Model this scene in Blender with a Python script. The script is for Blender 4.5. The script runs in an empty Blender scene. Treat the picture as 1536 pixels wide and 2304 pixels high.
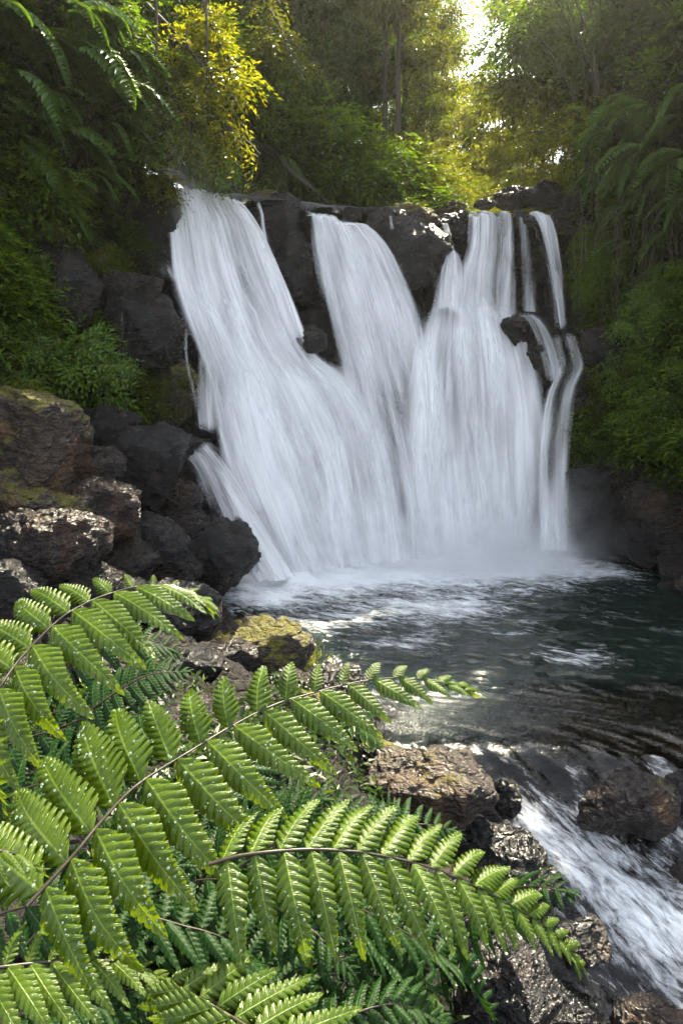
import bpy, bmesh, math, random
import numpy as np

rng = np.random.default_rng(11)
random.seed(5)
R = math.radians
SC = bpy.context.scene
COL = SC.collection

# ------------------------------------------------------------------ camera maths
F = 1536.0
PITCH = R(11.1)
CAM = np.array([0.0, 0.0, 2.6])
FW = np.array([0, math.cos(PITCH), -math.sin(PITCH)])
UP = np.array([0, math.sin(PITCH), math.cos(PITCH)])
RT = np.array([1.0, 0, 0])
SUN_EL, SUN_AZ = R(53), R(22)            # azimuth measured from +Y towards +X
SUN = np.array([math.sin(SUN_AZ)*math.cos(SUN_EL), math.cos(SUN_AZ)*math.cos(SUN_EL), math.sin(SUN_EL)])

def ray(px, py):
    return FW + RT*(px-768)/F + UP*(1152-py)/F
def P(px, py, Y):
    d = ray(px, py); return CAM + d*(Y/d[1])
def PZ(px, py, z):
    d = ray(px, py); return CAM + d*((z-CAM[2])/d[2])
def PD(px, py, D):
    return CAM + ray(px, py)*D

# ------------------------------------------------------------------ noise
_perm = rng.permutation(256); _perm = np.concatenate([_perm]*3)
_g = rng.normal(size=(256, 3)); _g /= np.linalg.norm(_g, axis=1)[:, None]
def pn(p):
    p = np.asarray(p, float); i = np.floor(p).astype(int); f = p-i; i &= 255
    u = f*f*f*(f*(f*6-15)+10)
    r = 0
    for dx in (0, 1):
        for dy in (0, 1):
            for dz in (0, 1):
                h = _perm[_perm[_perm[(i[..., 0]+dx) & 255]+((i[..., 1]+dy) & 255)]+((i[..., 2]+dz) & 255)] & 255
                g = _g[h]
                d = g[..., 0]*(f[..., 0]-dx)+g[..., 1]*(f[..., 1]-dy)+g[..., 2]*(f[..., 2]-dz)
                w = (u[..., 0] if dx else 1-u[..., 0])*(u[..., 1] if dy else 1-u[..., 1])*(u[..., 2] if dz else 1-u[..., 2])
                r = r+w*d
    return r*1.5
def fbm(p, o=4, gain=.5):
    p = np.asarray(p, float); a = 1; s = 0
    for k in range(o):
        s = s+a*pn(p+17.3*k); p = p*2.03; a *= gain
    return s
def ridged(p, o=4, gain=.5):
    p = np.asarray(p, float); a = 1; s = 0
    for k in range(o):
        s = s+a*(1-2*np.abs(pn(p+11.1*k))); p = p*2.1; a *= gain
    return s
_wp = rng.random((4096, 3))
def worley(p):
    p = np.asarray(p, float); i = np.floor(p).astype(int)
    d1 = np.full(p.shape[:-1], 9.); d2 = d1.copy(); hid = np.zeros(p.shape[:-1])
    for dx in (-1, 0, 1):
        for dy in (-1, 0, 1):
            for dz in (-1, 0, 1):
                c = i+[dx, dy, dz]
                h = (c[..., 0]*73856093 ^ c[..., 1]*19349663 ^ c[..., 2]*83492791) & 4095
                d = np.linalg.norm(c+_wp[h]-p, axis=-1)
                m = d < d1
                d2 = np.where(m, d1, np.minimum(d2, d)); hid = np.where(m, h/4096., hid); d1 = np.where(m, d, d1)
    return d1, d2, hid
def sstep(a, b, x):
    t = np.clip((np.asarray(x, float)-a)/(b-a), 0, 1); return t*t*(3-2*t)

# ------------------------------------------------------------------ mesh helpers
def new_mesh(name, V, Fc, smooth=True, uv=None, attrs=None, mats=(), mi=None):
    V = np.asarray(V, np.float32); me = bpy.data.meshes.new(name)
    Fc = [np.asarray(f, np.int32) for f in (Fc if isinstance(Fc, (list, tuple)) else [Fc]) if len(f)]
    me.vertices.add(len(V)); me.vertices.foreach_set('co', V.ravel())
    loops = np.concatenate([f.ravel() for f in Fc]); tot = np.concatenate([np.full(len(f), f.shape[1], np.int32) for f in Fc])
    start = np.concatenate([[0], np.cumsum(tot)[:-1]]).astype(np.int32)
    me.loops.add(len(loops)); me.loops.foreach_set('vertex_index', loops)
    me.polygons.add(len(tot)); me.polygons.foreach_set('loop_start', start)
    me.polygons.foreach_set('use_smooth', np.full(len(tot), smooth))
    if mi is not None: me.polygons.foreach_set('material_index', np.asarray(mi, np.int32))
    if uv is not None:
        l = me.uv_layers.new(name='UVMap'); l.data.foreach_set('uv', np.asarray(uv, np.float32)[loops].ravel())
    for k, a in (attrs or {}).items():
        at = me.attributes.new(k, 'FLOAT', 'POINT'); at.data.foreach_set('value', np.asarray(a, np.float32))
    for m in mats: me.materials.append(m)
    me.update(calc_edges=True)
    return me
def link(name, me, parent=None, loc=None, label=None, cat=None, group=None, kind=None):
    o = bpy.data.objects.new(name, me); COL.objects.link(o)
    if parent is not None: o.parent = parent
    if loc is not None: o.location = loc
    if label: o['label'] = label
    if cat: o['category'] = cat
    if group: o['group'] = group
    if kind: o['kind'] = kind
    return o
def grid_faces(nu, nv):
    i = np.arange(nu-1)[:, None]*nv+np.arange(nv-1)[None, :]
    i = i.ravel(); return np.stack([i, i+nv, i+nv+1, i+1], 1)
def tube(pts, rad, n=6):
    pts = np.asarray(pts, float); rad = np.broadcast_to(rad, len(pts))
    t = np.gradient(pts, axis=0); t /= np.linalg.norm(t, axis=1)[:, None]+1e-9
    ref = np.array([0.31, .2, .93]) if abs(t[:, 2]).mean() < .8 else np.array([1., .1, 0])
    a = np.cross(t, ref); a /= np.linalg.norm(a, axis=1)[:, None]+1e-9; b = np.cross(t, a)
    th = np.arange(n)/n*2*math.pi
    V = pts[:, None]+rad[:, None, None]*(np.cos(th)[None, :, None]*a[:, None]+np.sin(th)[None, :, None]*b[:, None])
    m = len(pts); i = np.arange(m-1)[:, None]*n; j = np.arange(n)[None]
    Fq = np.stack([i+j, i+(j+1) % n, i+n+(j+1) % n, i+n+j], -1).reshape(-1, 4)
    return V.reshape(-1, 3), Fq
class Acc:
    def __init__(s): s.V = []; s.F = []; s.n = 0
    def add(s, V, Fc):
        s.V.append(V); s.F.append(np.asarray(Fc)+s.n); s.n += len(V)
    def get(s): return np.concatenate(s.V), np.concatenate(s.F)
def spline(pts, n):
    pts = np.asarray(pts, float)
    if len(pts) == 2: return pts[0]+(pts[1]-pts[0])*np.linspace(0, 1, n)[:, None]
    q = np.vstack([2*pts[0]-pts[1], pts, 2*pts[-1]-pts[-2]])
    L = np.concatenate([[0], np.cumsum(np.linalg.norm(np.diff(pts, axis=0), axis=1))]); L /= L[-1]
    t = np.linspace(0, 1, n); k = np.clip(np.searchsorted(L, t, side='right')-1, 0, len(pts)-2)
    f = ((t-L[k])/(L[k+1]-L[k]))[:, None]
    p0, p1, p2, p3 = q[k], q[k+1], q[k+2], q[k+3]
    return .5*(2*p1+(p2-p0)*f+(2*p0-5*p1+4*p2-p3)*f**2+(3*p1-p0-3*p2+p3)*f**3)
def unit(v): return v/(np.linalg.norm(v, axis=-1, keepdims=True)+1e-9)

# ------------------------------------------------------------------ materials
class NT:
    def __init__(s, name):
        s.m = bpy.data.materials.new(name); s.m.use_nodes = True; s.t = s.m.node_tree; s.t.nodes.clear()
        s.out = s.t.nodes.new('ShaderNodeOutputMaterial')
    def n(s, typ, ins=None, **kw):
        nd = s.t.nodes.new('ShaderNode'+typ)
        for k, v in kw.items(): setattr(nd, k, v)
        for k, v in (ins or {}).items():
            if isinstance(v, bpy.types.NodeSocket): s.t.links.new(v, nd.inputs[k])
            elif v is not None: nd.inputs[k].default_value = v
        return nd
    def math(s, op, a, b=0., c=None, clamp=False):
        nd = s.t.nodes.new('ShaderNodeMath'); nd.operation = op; nd.use_clamp = clamp
        for i, v in enumerate((a, b, c)):
            if v is None: continue
            if isinstance(v, bpy.types.NodeSocket): s.t.links.new(v, nd.inputs[i])
            else: nd.inputs[i].default_value = v
        return nd.outputs[0]
    def mix(s, f, a, b, typ='MIX'):
        nd = s.t.nodes.new('ShaderNodeMix'); nd.data_type = 'RGBA'; nd.blend_type = typ
        for i, v in ((0, f), (6, a), (7, b)):
            if isinstance(v, bpy.types.NodeSocket): s.t.links.new(v, nd.inputs[i])
            elif i == 0: nd.inputs[0].default_value = v
            else: nd.inputs[i].default_value = (*v, 1) if len(v) == 3 else v
        return nd.outputs[2]
    def ss(s, x, a, b):
        nd = s.n('MapRange', {'Value': x, 'From Min': a, 'From Max': b}); nd.interpolation_type = 'SMOOTHSTEP'; return nd.outputs[0]
    def noise(s, vec, scale, det=4, rough=.6, dist=0.):
        nd = s.n('TexNoise', {'Vector': vec, 'Scale': scale, 'Detail': det, 'Roughness': rough, 'Distortion': dist}); return nd.outputs[0]
    def surf(s, x): s.t.links.new(x, s.out.inputs['Surface'])
    def vol(s, x): s.t.links.new(x, s.out.inputs['Volume'])

def rock_mat(name, dark=(.018, .018, .02), mid=(.055, .045, .04), brown=(.10, .055, .03), brown_amt=.45, moss=.3, mosscol=(.11, .11, .012), rough=.34, wet=.9):
    s = NT(name); pos = s.n('NewGeometry').outputs['Position']
    stretch = s.n('Mapping', {'Vector': pos, 'Rotation': (.5, .3, .7), 'Scale': (1, 1, 2.4)}).outputs[0]
    n1 = s.noise(pos, 2.6, 6, .65); n2 = s.noise(stretch, 11, 6, .6); n3 = s.noise(pos, 55, 5, .7)
    col = s.mix(s.ss(n2, .35, .68), dark, mid)
    col = s.mix(s.math('MULTIPLY', s.ss(n1, .5, .66), brown_amt), col, brown)
    col = s.mix(s.ss(n3, .55, .8), col, tuple(min(.3, c*1.9) for c in mid))
    nz = s.n('SeparateXYZ', {0: s.n('NewGeometry').outputs['Normal']}).outputs[2]
    mm = s.math('ADD', s.math('MULTIPLY', nz, .25), s.noise(pos, 3.3, 5, .7))
    mm = s.math('ADD', mm, s.math('MULTIPLY', s.noise(pos, 30, 4, .7), .22))
    mf = s.math('MULTIPLY', s.ss(mm, 1.06-moss*.55, 1.14-moss*.55), s.ss(n3, .36, .52))
    mc = s.mix(s.noise(pos, 40, 3), tuple(c*.45 for c in mosscol), mosscol)
    col = s.mix(mf, col, mc)
    vor = s.n('TexVoronoi', {'Vector': stretch, 'Scale': 7.}, feature='DISTANCE_TO_EDGE').outputs[0]
    h = s.math('ADD', s.math('MULTIPLY', n2, 1.0), s.math('MULTIPLY', n3, .07))
    h = s.math('ADD', h, s.math('MULTIPLY', s.ss(vor, 0, .12), .12))
    bmp = s.n('Bump', {'Height': h, 'Strength': 1.0, 'Distance': .10}).outputs[0]
    ro = s.math('ADD', s.math('MULTIPLY', mf, .45), s.math('ADD', rough-.20, s.math('MULTIPLY', n2, .35)))
    b = s.n('BsdfPrincipled', {'Base Color': col, 'Roughness': ro, 'Normal': bmp, 'Specular IOR Level': wet*.5})
    s.surf(b.outputs[0]); return s.m
M = {}
M['rock'] = rock_mat('wet_basalt', dark=(.003, .003, .0035), mid=(.016, .0145, .015), brown=(.06, .032, .018), brown_amt=.35, moss=.12, rough=.27)
M['rock_brown'] = rock_mat('brown_rock', dark=(.007, .005, .0045), mid=(.032, .023, .019), brown=(.075, .038, .018), brown_amt=.75, moss=.2, rough=.32)
M['rock_tan'] = rock_mat('tan_rock', dark=(.010, .007, .005), mid=(.038, .026, .019), brown=(.085, .048, .022), brown_amt=.7, moss=.36, rough=.45, mosscol=(.10, .085, .006))
M['rock_moss'] = rock_mat('mossy_rock', dark=(.018, .013, .010), mid=(.065, .046, .033), brown=(.11, .06, .03), brown_amt=.8, moss=.62, rough=.5, mosscol=(.13, .12, .008))
M['cliff'] = rock_mat('cliff_rock', dark=(.003, .003, .003), mid=(.014, .012, .012), brown_amt=.35, moss=.3, mosscol=(.04, .06, .01), rough=.4)
M['soil'] = rock_mat('bank_soil', dark=(.008, .007, .006), mid=(.009, .007, .006), brown=(.014, .009, .006), brown_amt=.6, moss=.2, mosscol=(.05, .05, .01), rough=.7, wet=.4)

def leaf_mat(name, c1, c2, rough=.38, trans=.42, tc=None, spec=.5, veins=False):
    s = NT(name)
    geo = s.n('NewGeometry'); rnd = geo.outputs['Random Per Island']
    col = s.mix(rnd, c1, c2)
    pos = geo.outputs['Position']
    col = s.mix(s.math('MULTIPLY', s.noise(pos, 1.7, 2), .5), col, tuple(x*.5 for x in c1))
    nrm = None
    if veins:
        uv = s.n('UVMap').outputs[0]
        sx = s.n('SeparateXYZ', {0: uv}); u = sx.outputs[0]; v = sx.outputs[1]
        # u across -1..1 stored 0..1 ; v = lobe phase
        au = s.math('ABSOLUTE', s.math('SUBTRACT', u, .5))
        mid = s.ss(au, .0, .045)
        ph = s.math('ABSOLUTE', s.math('SUBTRACT', s.math('FRACT', v), .5))
        vein = s.ss(ph, 0., .06)
        ph2 = s.math('ABSOLUTE', s.math('SUBTRACT', s.math('FRACT', s.math('ADD', s.math('MULTIPLY', v, 4.), s.math('MULTIPLY', au, 3.))), .5))
        v2 = s.ss(ph2, 0, .3)
        h = s.math('ADD', s.math('MULTIPLY', mid, .5), s.math('ADD', s.math('MULTIPLY', vein, .35), s.math('MULTIPLY', v2, .22)))
        h = s.math('ADD', h, s.math('MULTIPLY', s.noise(pos, 260, 3), .5))
        nrm = s.n('Bump', {'Height': h, 'Strength': .8, 'Distance': .0016}).outputs[0]
        col = s.mix(s.math('SUBTRACT', 1., s.math('MULTIPLY', mid, s.math('ADD', s.math('MULTIPLY', vein, .35), .65))), col, tuple(min(1, x*1.5+.02) for x in c2))
        col = s.mix(s.ss(s.noise(pos, 45, 4, .7), .5, .8), col, tuple(x*.55 for x in c1))
        col = s.mix(s.math('MULTIPLY', s.ss(s.noise(pos, 38, 5, .75), .68, .74), .8), col, (.10, .05, .012))
    b = s.n('BsdfPrincipled', {'Base Color': col, 'Roughness': rough, 'Specular IOR Level': spec})
    if nrm is not None: s.t.links.new(nrm, b.inputs['Normal'])
    tcol = s.mix(1., col, tc or (2.2, 1.9, .5), 'MULTIPLY')
    t = s.n('BsdfTranslucent', {'Color': tcol})
    mx = s.n('MixShader', {0: trans, 1: b.outputs[0], 2: t.outputs[0]})
    s.surf(mx.outputs[0]); return s.m
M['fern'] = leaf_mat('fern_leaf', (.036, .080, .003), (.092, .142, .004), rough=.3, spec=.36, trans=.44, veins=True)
M['fern_shade_tint'] = leaf_mat('fern_leaf_shade_tint', (.006, .026, .003), (.014, .044, .005), spec=.14, rough=.36, trans=.3, veins=True)  # shade beneath the bright fronds put into a darker leaf colour
M['leaf'] = leaf_mat('leaf_green', (.028, .070, .006), (.11, .19, .012), spec=.25)
M['leaf_dark'] = leaf_mat('leaf_dark_green', (.010, .028, .005), (.042, .080, .010), trans=.4, spec=.25)
M['leaf_olive'] = leaf_mat('leaf_olive', (.034, .052, .006), (.085, .10, .010), trans=.5, spec=.3)
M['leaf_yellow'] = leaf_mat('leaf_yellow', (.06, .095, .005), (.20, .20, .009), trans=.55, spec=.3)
M['leaf_sun_tint'] = leaf_mat('leaf_sun_tint', (.075, .11, .010), (.17, .19, .018), trans=.6, spec=.3)  # sunlit glow of the gap put into a paler leaf colour
M['leaf_fern'] = leaf_mat('hanging_fern_leaf', (.032, .075, .016), (.075, .14, .028), trans=.35, rough=.42, spec=.3)
def plain(name, col, rough=.6, spec=.4, nscale=20, var=.5, bump=.02):
    s = NT(name); pos = s.n('NewGeometry').outputs['Position']
    n = s.noise(pos, nscale, 5, .65)
    c = s.mix(n, tuple(x*(1-var) for x in col), tuple(x*(1+var) for x in col))
    bm = s.n('Bump', {'Height': n, 'Strength': .7, 'Distance': bump}).outputs[0]
    b = s.n('BsdfPrincipled', {'Base Color': c, 'Roughness': rough, 'Specular IOR Level': spec, 'Normal': bm}); s.surf(b.outputs[0]); return s.m
M['bark'] = plain('bark', (.026, .020, .013), .8)
M['root'] = plain('hanging_root', (.036, .026, .014), .8)
M['stem'] = plain('fern_stem', (.022, .014, .006), .4, nscale=90, bump=.001)
M['hill'] = plain('forest_floor', (.022, .022, .010), .9, nscale=3, bump=.1)
def drop_mat():
    s = NT('water_droplet')
    b = s.n('BsdfPrincipled', {'Base Color': (.85, 1, .7, 1), 'Roughness': .03, 'IOR': 1.33, 'Transmission Weight': .85, 'Specular IOR Level': .5}); s.surf(b.outputs[0]); return s.m
M['drop'] = drop_mat()

def fall_mat(name, fine=24., coarse=6., thin=.0, col=(.90, .92, .95)):
    s = NT(name)
    uv = s.n('UVMap').outputs[0]
    den = s.n('Attribute', attribute_name='thickness').outputs['Fac']
    def st(sx, sy, det=3, off=0.):
        mp = s.n('Mapping', {'Vector': uv, 'Scale': (sx, sy, 1), 'Location': (off, off*.7, off)}).outputs[0]
        return s.noise(mp, 1., det, .6)
    a = st(coarse, .35, 3, 3.1); b = st(fine, .4, 2, 7.7); c = st(2.2, .45, 2, 1.3)
    e2 = st(.9, .22, 2, 5.5)
    x = s.math('ADD', s.math('MULTIPLY', s.math('SUBTRACT', a, .5), 1.5), s.math('MULTIPLY', s.math('SUBTRACT', b, .5), .42))
    x = s.math('ADD', x, s.math('MULTIPLY', s.math('SUBTRACT', c, .5), 2.8))
    x = s.math('ADD', x, s.math('MULTIPLY', s.math('SUBTRACT', e2, .5), 3.3))
    x = s.math('ADD', x, s.math('SUBTRACT', s.math('MULTIPLY', den, 1.25), .95+thin))
    al = s.ss(x, -.7, 1.15)
    al = s.math('MULTIPLY', al, s.ss(den, .0, .45))
    h = s.math('ADD', s.math('MULTIPLY', a, .8), s.math('MULTIPLY', b, .06))
    bmp = s.n('Bump', {'Height': h, 'Strength': .22, 'Distance': .05}).outputs[0]
    cc = s.mix(s.ss(b, .25, .75), tuple(v*.95 for v in col), (.95, .95, .96))
    d = s.n('BsdfDiffuse', {'Color': cc, 'Normal': bmp})
    t = s.n('BsdfTranslucent', {'Color': cc, 'Normal': bmp})
    m1 = s.n('MixShader', {0: .4, 1: d.outputs[0], 2: t.outputs[0]})
    tr = s.n('BsdfTransparent')
    m2 = s.n('MixShader', {0: al, 1: tr.outputs[0], 2: m1.outputs[0]})
    s.surf(m2.outputs[0]); return s.m
M['fall'] = fall_mat('falling_water')
M['fall_thin'] = fall_mat('thin_falling_water', fine=34., coarse=10., thin=.12)

def water_mat(name='pool_water', tint=(.007, .014, .011)):
    s = NT(name)
    pos = s.n('NewGeometry').outputs['Position']
    foam = s.n('Attribute', attribute_name='foam').outputs['Fac']
    dep = s.n('Attribute', attribute_name='depth').outputs['Fac']
    uv = s.n('UVMap').outputs[0]      # x across flow, y along flow, metres
    mp = s.n('Mapping', {'Vector': uv, 'Scale': (9, 2.2, 1)}).outputs[0]
    n1 = s.noise(mp, 1., 6, .68, .6)
    mp2 = s.n('Mapping', {'Vector': uv, 'Scale': (34, 9., 1)}).outputs[0]
    n2 = s.noise(mp2, 1., 5, .7, .8)
    n3 = s.noise(pos, 1.1, 3, .6, .4)
    nz = s.math('ADD', s.math('MULTIPLY', s.math('SUBTRACT', n1, .5), 2.2), s.math('MULTIPLY', s.math('SUBTRACT', n2, .5), 2.0))
    nz = s.math('ADD', nz, s.math('MULTIPLY', s.math('SUBTRACT', n3, .5), .9))
    nz = s.math('MULTIPLY', nz, s.math('SUBTRACT', 1., s.math('MULTIPLY', foam, .62, clamp=True)))
    x = s.math('ADD', s.math('MULTIPLY', foam, 1.35), nz)
    fo = s.math('MULTIPLY', s.ss(x, .46, 1.25), .92)
    fo = s.math('MULTIPLY', fo, s.ss(foam, .0, .12))
    h = s.math('ADD', s.math('MULTIPLY', n1, .7), s.math('MULTIPLY', n2, .3))
    h = s.math('ADD', h, s.math('MULTIPLY', s.noise(pos, 22, 3, .6, 1.), .25))
    bmp = s.n('Bump', {'Height': h, 'Strength': .55, 'Distance': .024}).outputs[0]
    deep = s.n('BsdfDiffuse', {'Color': (*tint, 1)})
    tr = s.n('BsdfTransparent', {'Color': (.42, .36, .24, 1)})
    body = s.n('MixShader', {0: s.ss(dep, .0, .30), 1: tr.outputs[0], 2: deep.outputs[0]})
    gl = s.n('BsdfGlossy', {'Color': (1, 1, 1, 1), 'Roughness': .10, 'Normal': bmp})
    fr = s.n('Fresnel', {'IOR': 1.33, 'Normal': bmp})
    wt = s.n('MixShader', {0: fr.outputs[0], 1: body.outputs[0], 2: gl.outputs[0]})
    fd = s.n('BsdfDiffuse', {'Color': (.70, .72, .73, 1), 'Normal': bmp})
    mx = s.n('MixShader', {0: fo, 1: wt.outputs[0], 2: fd.outputs[0]})
    s.surf(mx.outputs[0]); return s.m
M['water'] = water_mat()

# ------------------------------------------------------------------ the lie of the land
_lx = np.array([-3.2, -2.6, -1.3, 0, 1.6, 3.6, 4.2]); _ly = np.array([9.6, 9.7, 10.1, 10.75, 11.0, 11.3, 11.3])
_bx = np.array([-3.0, -1.9, -1.1, 0, .6, 3.2, 4.2]); _by = np.array([8.3, 8.5, 8.85, 9.35, 9.7, 10.1, 10.3])
def Ylip(x): return np.interp(x, _lx, _ly)
def Ybase(x): return np.interp(x, _bx, _by)
ZL = 5.15
def Ywater(x, z):
    g = np.clip(1-z/ZL, 0, 1)**.75
    return Ylip(x)+(Ybase(x)-Ylip(x))*g
def PW(px, py, off=0.):
    """the point of the falls' front seen at a pixel"""
    px = np.asarray(px, float); py = np.asarray(py, float)
    d = FW+RT*((px-768)/F)[..., None]+UP*((1152-py)/F)[..., None]
    Y = np.full(px.shape, 10.)
    for _ in range(14):
        q = CAM+d*(Y/d[..., 1])[..., None]
        Y = .5*Y+.5*(Ywater(q[..., 0], q[..., 2])+off)
    return CAM+d*(Y/d[..., 1])[..., None]

plan = [(-5.6, 2.5), (-5.1, 4.2), (-4.7, 6), (-4.25, 7.6), (-3.75, 8.7), (-3.1, 9.55), (-2.6, 9.9), (-1.3, 10.3), (0, 10.95), (1.6, 11.2), (3.3, 11.45),
        (4.0, 11.1), (4.55, 10.2), (4.95, 9.0), (5.3, 7.4), (5.8, 5.5), (6.4, 3.5)]
NS = 560
PLN = spline(np.array(plan), NS)
_t = unit(np.gradient(PLN, axis=0)); NRM = np.stack([_t[:, 1], -_t[:, 0]], 1)     # towards the canyon
def cliff_pt(i, z):
    """i: float index along plan, z: height. Returns points without rocky relief, and inward normals"""
    i = np.asarray(i, float); z = np.asarray(z, float)
    ar = np.arange(NS)
    c = np.stack([np.interp(i, ar, PLN[:, 0]), np.interp(i, ar, PLN[:, 1])], -1)
    n = np.stack([np.interp(i, ar, NRM[:, 0]), np.interp(i, ar, NRM[:, 1])], -1)
    back = sstep(-3.1, -2.3, c[..., 0])*(1-sstep(3.4, 4.1, c[..., 0]))
    g = np.clip(1-z/ZL, 0, 1)
    dback = g**1.25*np.clip(Ylip(c[..., 0])-Ybase(c[..., 0])-.25, .2, 2)
    dside = .16*np.clip(4.5-z, 0, 6)-.10*np.clip(z-6, 0, 10)
    d = back*(dback-.32)+(1-back)*dside
    xy = c+n*d[..., None]
    return np.concatenate([xy, z[..., None]], -1), n, back
def rocky(p, amp):
    d1, d2, h = worley(p*np.array([1.5, 1.5, 1.9])+fbm(p*1.2, 2)[..., None]*.4)
    d3, d4, h2 = worley(p*4.3+5)
    return amp*((h-.5)*1.1+np.clip(d2-d1, 0, .3)*1.1+fbm(p*1.7, 4)*.45+(h2-.5)*.22+ridged(p*5, 3)*.07)

def build_cliff():
    nz = 250
    i = np.arange(NS)
    x = PLN[:, 0]
    back = sstep(-3.1, -2.5, x)*(1-sstep(3.5, 4.0, x))
    H = (7.6+.5*np.clip(PLN[:, 1]-9, -1.5, 3))*(1-back)+(ZL-.06)*back
    v = np.linspace(0, 1, nz)
    Z = -1.4+(H[:, None]+1.4)*v[None]
    p, n, bk = cliff_pt(np.repeat(i[:, None], nz, 1), Z)
    d = rocky(p, .30+.12*(1-bk))
    d = d*np.where(bk > .5, .6+.4*sstep(0, .6, ZL-Z), 1)
    p[..., :2] += n*d[..., None]
    # roll the top edge of the back wall over into the river bed
    back3 = bk[:, -1:]
    V = p.reshape(-1, 3)
    me = new_mesh('cliff', V, grid_faces(NS, nz)[:, ::-1], mats=[M['cliff']])
    link('cliff', me, kind='structure')
build_cliff()

# river bed above the lip and the hillsides behind
def hill_z(x, y):
    xc = 2.0+.10*(y-11)
    d = np.abs(x-xc)-(1.9+.03*(y-11))
    bed = ZL-.12+.02*(y-11)+.05*fbm(np.stack([x*2, y*2, x*0], -1), 3)
    left = sstep(-.2, 5, -(x-xc)-2.2-.0*(y-11))
    z = bed+np.clip(d, 0, 30)*.55+.5*fbm(np.stack([x*.5, y*.5, x*0+4], -1), 4)*sstep(0, 1.2, d)
    z = z+sstep(13, 40, y)*2.0
    return z
def build_hills():
    nx, ny = 200, 160
    xs = np.linspace(-24, 28, nx); t = np.linspace(0, 1, ny)
    V = np.zeros((nx, ny, 3))
    for a, x in enumerate(xs):
        y0 = float(np.interp(x, [-24, -4.5, -2.9, -1.3, 0, 1.6, 3.4, 4.6, 28], [8.5, 9.0, 10.0, 10.3, 10.95, 11.2, 11.45, 10.4, 9.5]))+.02
        ys = y0+(48-y0)*t**1.4
        V[a, :, 0] = x; V[a, :, 1] = ys; V[a, :, 2] = hill_z(np.full(ny, x), ys)
    link('hillside', new_mesh('hillside', V.reshape(-1, 3), grid_faces(nx, ny), mats=[M['hill']]), kind='structure')
build_hills()

# bank, pool bed, stream bed
shore = np.array([(-3.0, 9.2), (-2.0, 8.7), (-1.5, 7.9), (-1.1, 7.0), (-.62, 6.2), (-.1, 5.1), (.25, 4.3), (.75, 3.95), (1.0, 3.7), (1.25, 3.4), (1.35, 2.9), (1.45, 2.2), (1.5, -3)])
def sdist(x, y):
    """signed distance to the left shore, positive on the bank"""
    best = np.full(x.shape, 99.); sg = np.ones(x.shape)
    for a, b in zip(shore[:-1], shore[1:]):
        ab = b-a; t = np.clip(((x-a[0])*ab[0]+(y-a[1])*ab[1])/(ab@ab), 0, 1)
        dx = x-a[0]-t*ab[0]; dy = y-a[1]-t*ab[1]; d = np.hypot(dx, dy)
        cr = ab[0]*dy-ab[1]*dx
        m = d < best; best = np.where(m, d, best); sg = np.where(m, np.sign(-cr), sg)
    return best*sg
def zwater(x, y):
    yy = 4.75-.12*x
    t = np.clip((yy-y)/1.9, 0, 1.6)
    drop = .42*sstep(.05, .45, t)+.38*sstep(.42, .7, t)+.55*sstep(.65, 1.5, t)
    return -drop*sstep(-.1, .6, x)
def ground_z(x, y):
    d = sdist(x, y)
    w = zwater(x, y)
    bed = w-.12-.75*sstep(4.3, 6.2, y)*sstep(0, 1., -d)-.06*(-np.minimum(d, 0))
    slp = .95-.5*sstep(3.8, 5.2, y)
    bank = w+np.minimum(np.maximum(d, 0)*slp, 1.0-.25*sstep(3.2, 1.6, y)-.5*sstep(2.6, 3.4, y))+np.clip(-x-3.4, 0, 4)*.5*sstep(3, 6, y)
    z = np.where(d > 0, bank, bed)
    k = sstep(-.25, .25, d); z = bed*(1-k)+np.maximum(bank, bed)*k
    p = np.stack([x, y, x*0], -1)
    return z+.16*fbm(p*1.6, 4)+(.07*ridged(p*4, 4)+.12*fbm(p*3.1, 4))*sstep(-.2, .3, d)
def build_ground():
    nx, ny = 330, 300
    X, Y = np.meshgrid(np.linspace(-7, 8, nx), np.linspace(-3, 11.2, ny), indexing='ij')
    Z = ground_z(X, Y)
    link('riverbank', new_mesh('riverbank', np.stack([X, Y, Z], -1).reshape(-1, 3), grid_faces(nx, ny), mats=[M['soil']]), kind='structure')
build_ground()

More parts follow.
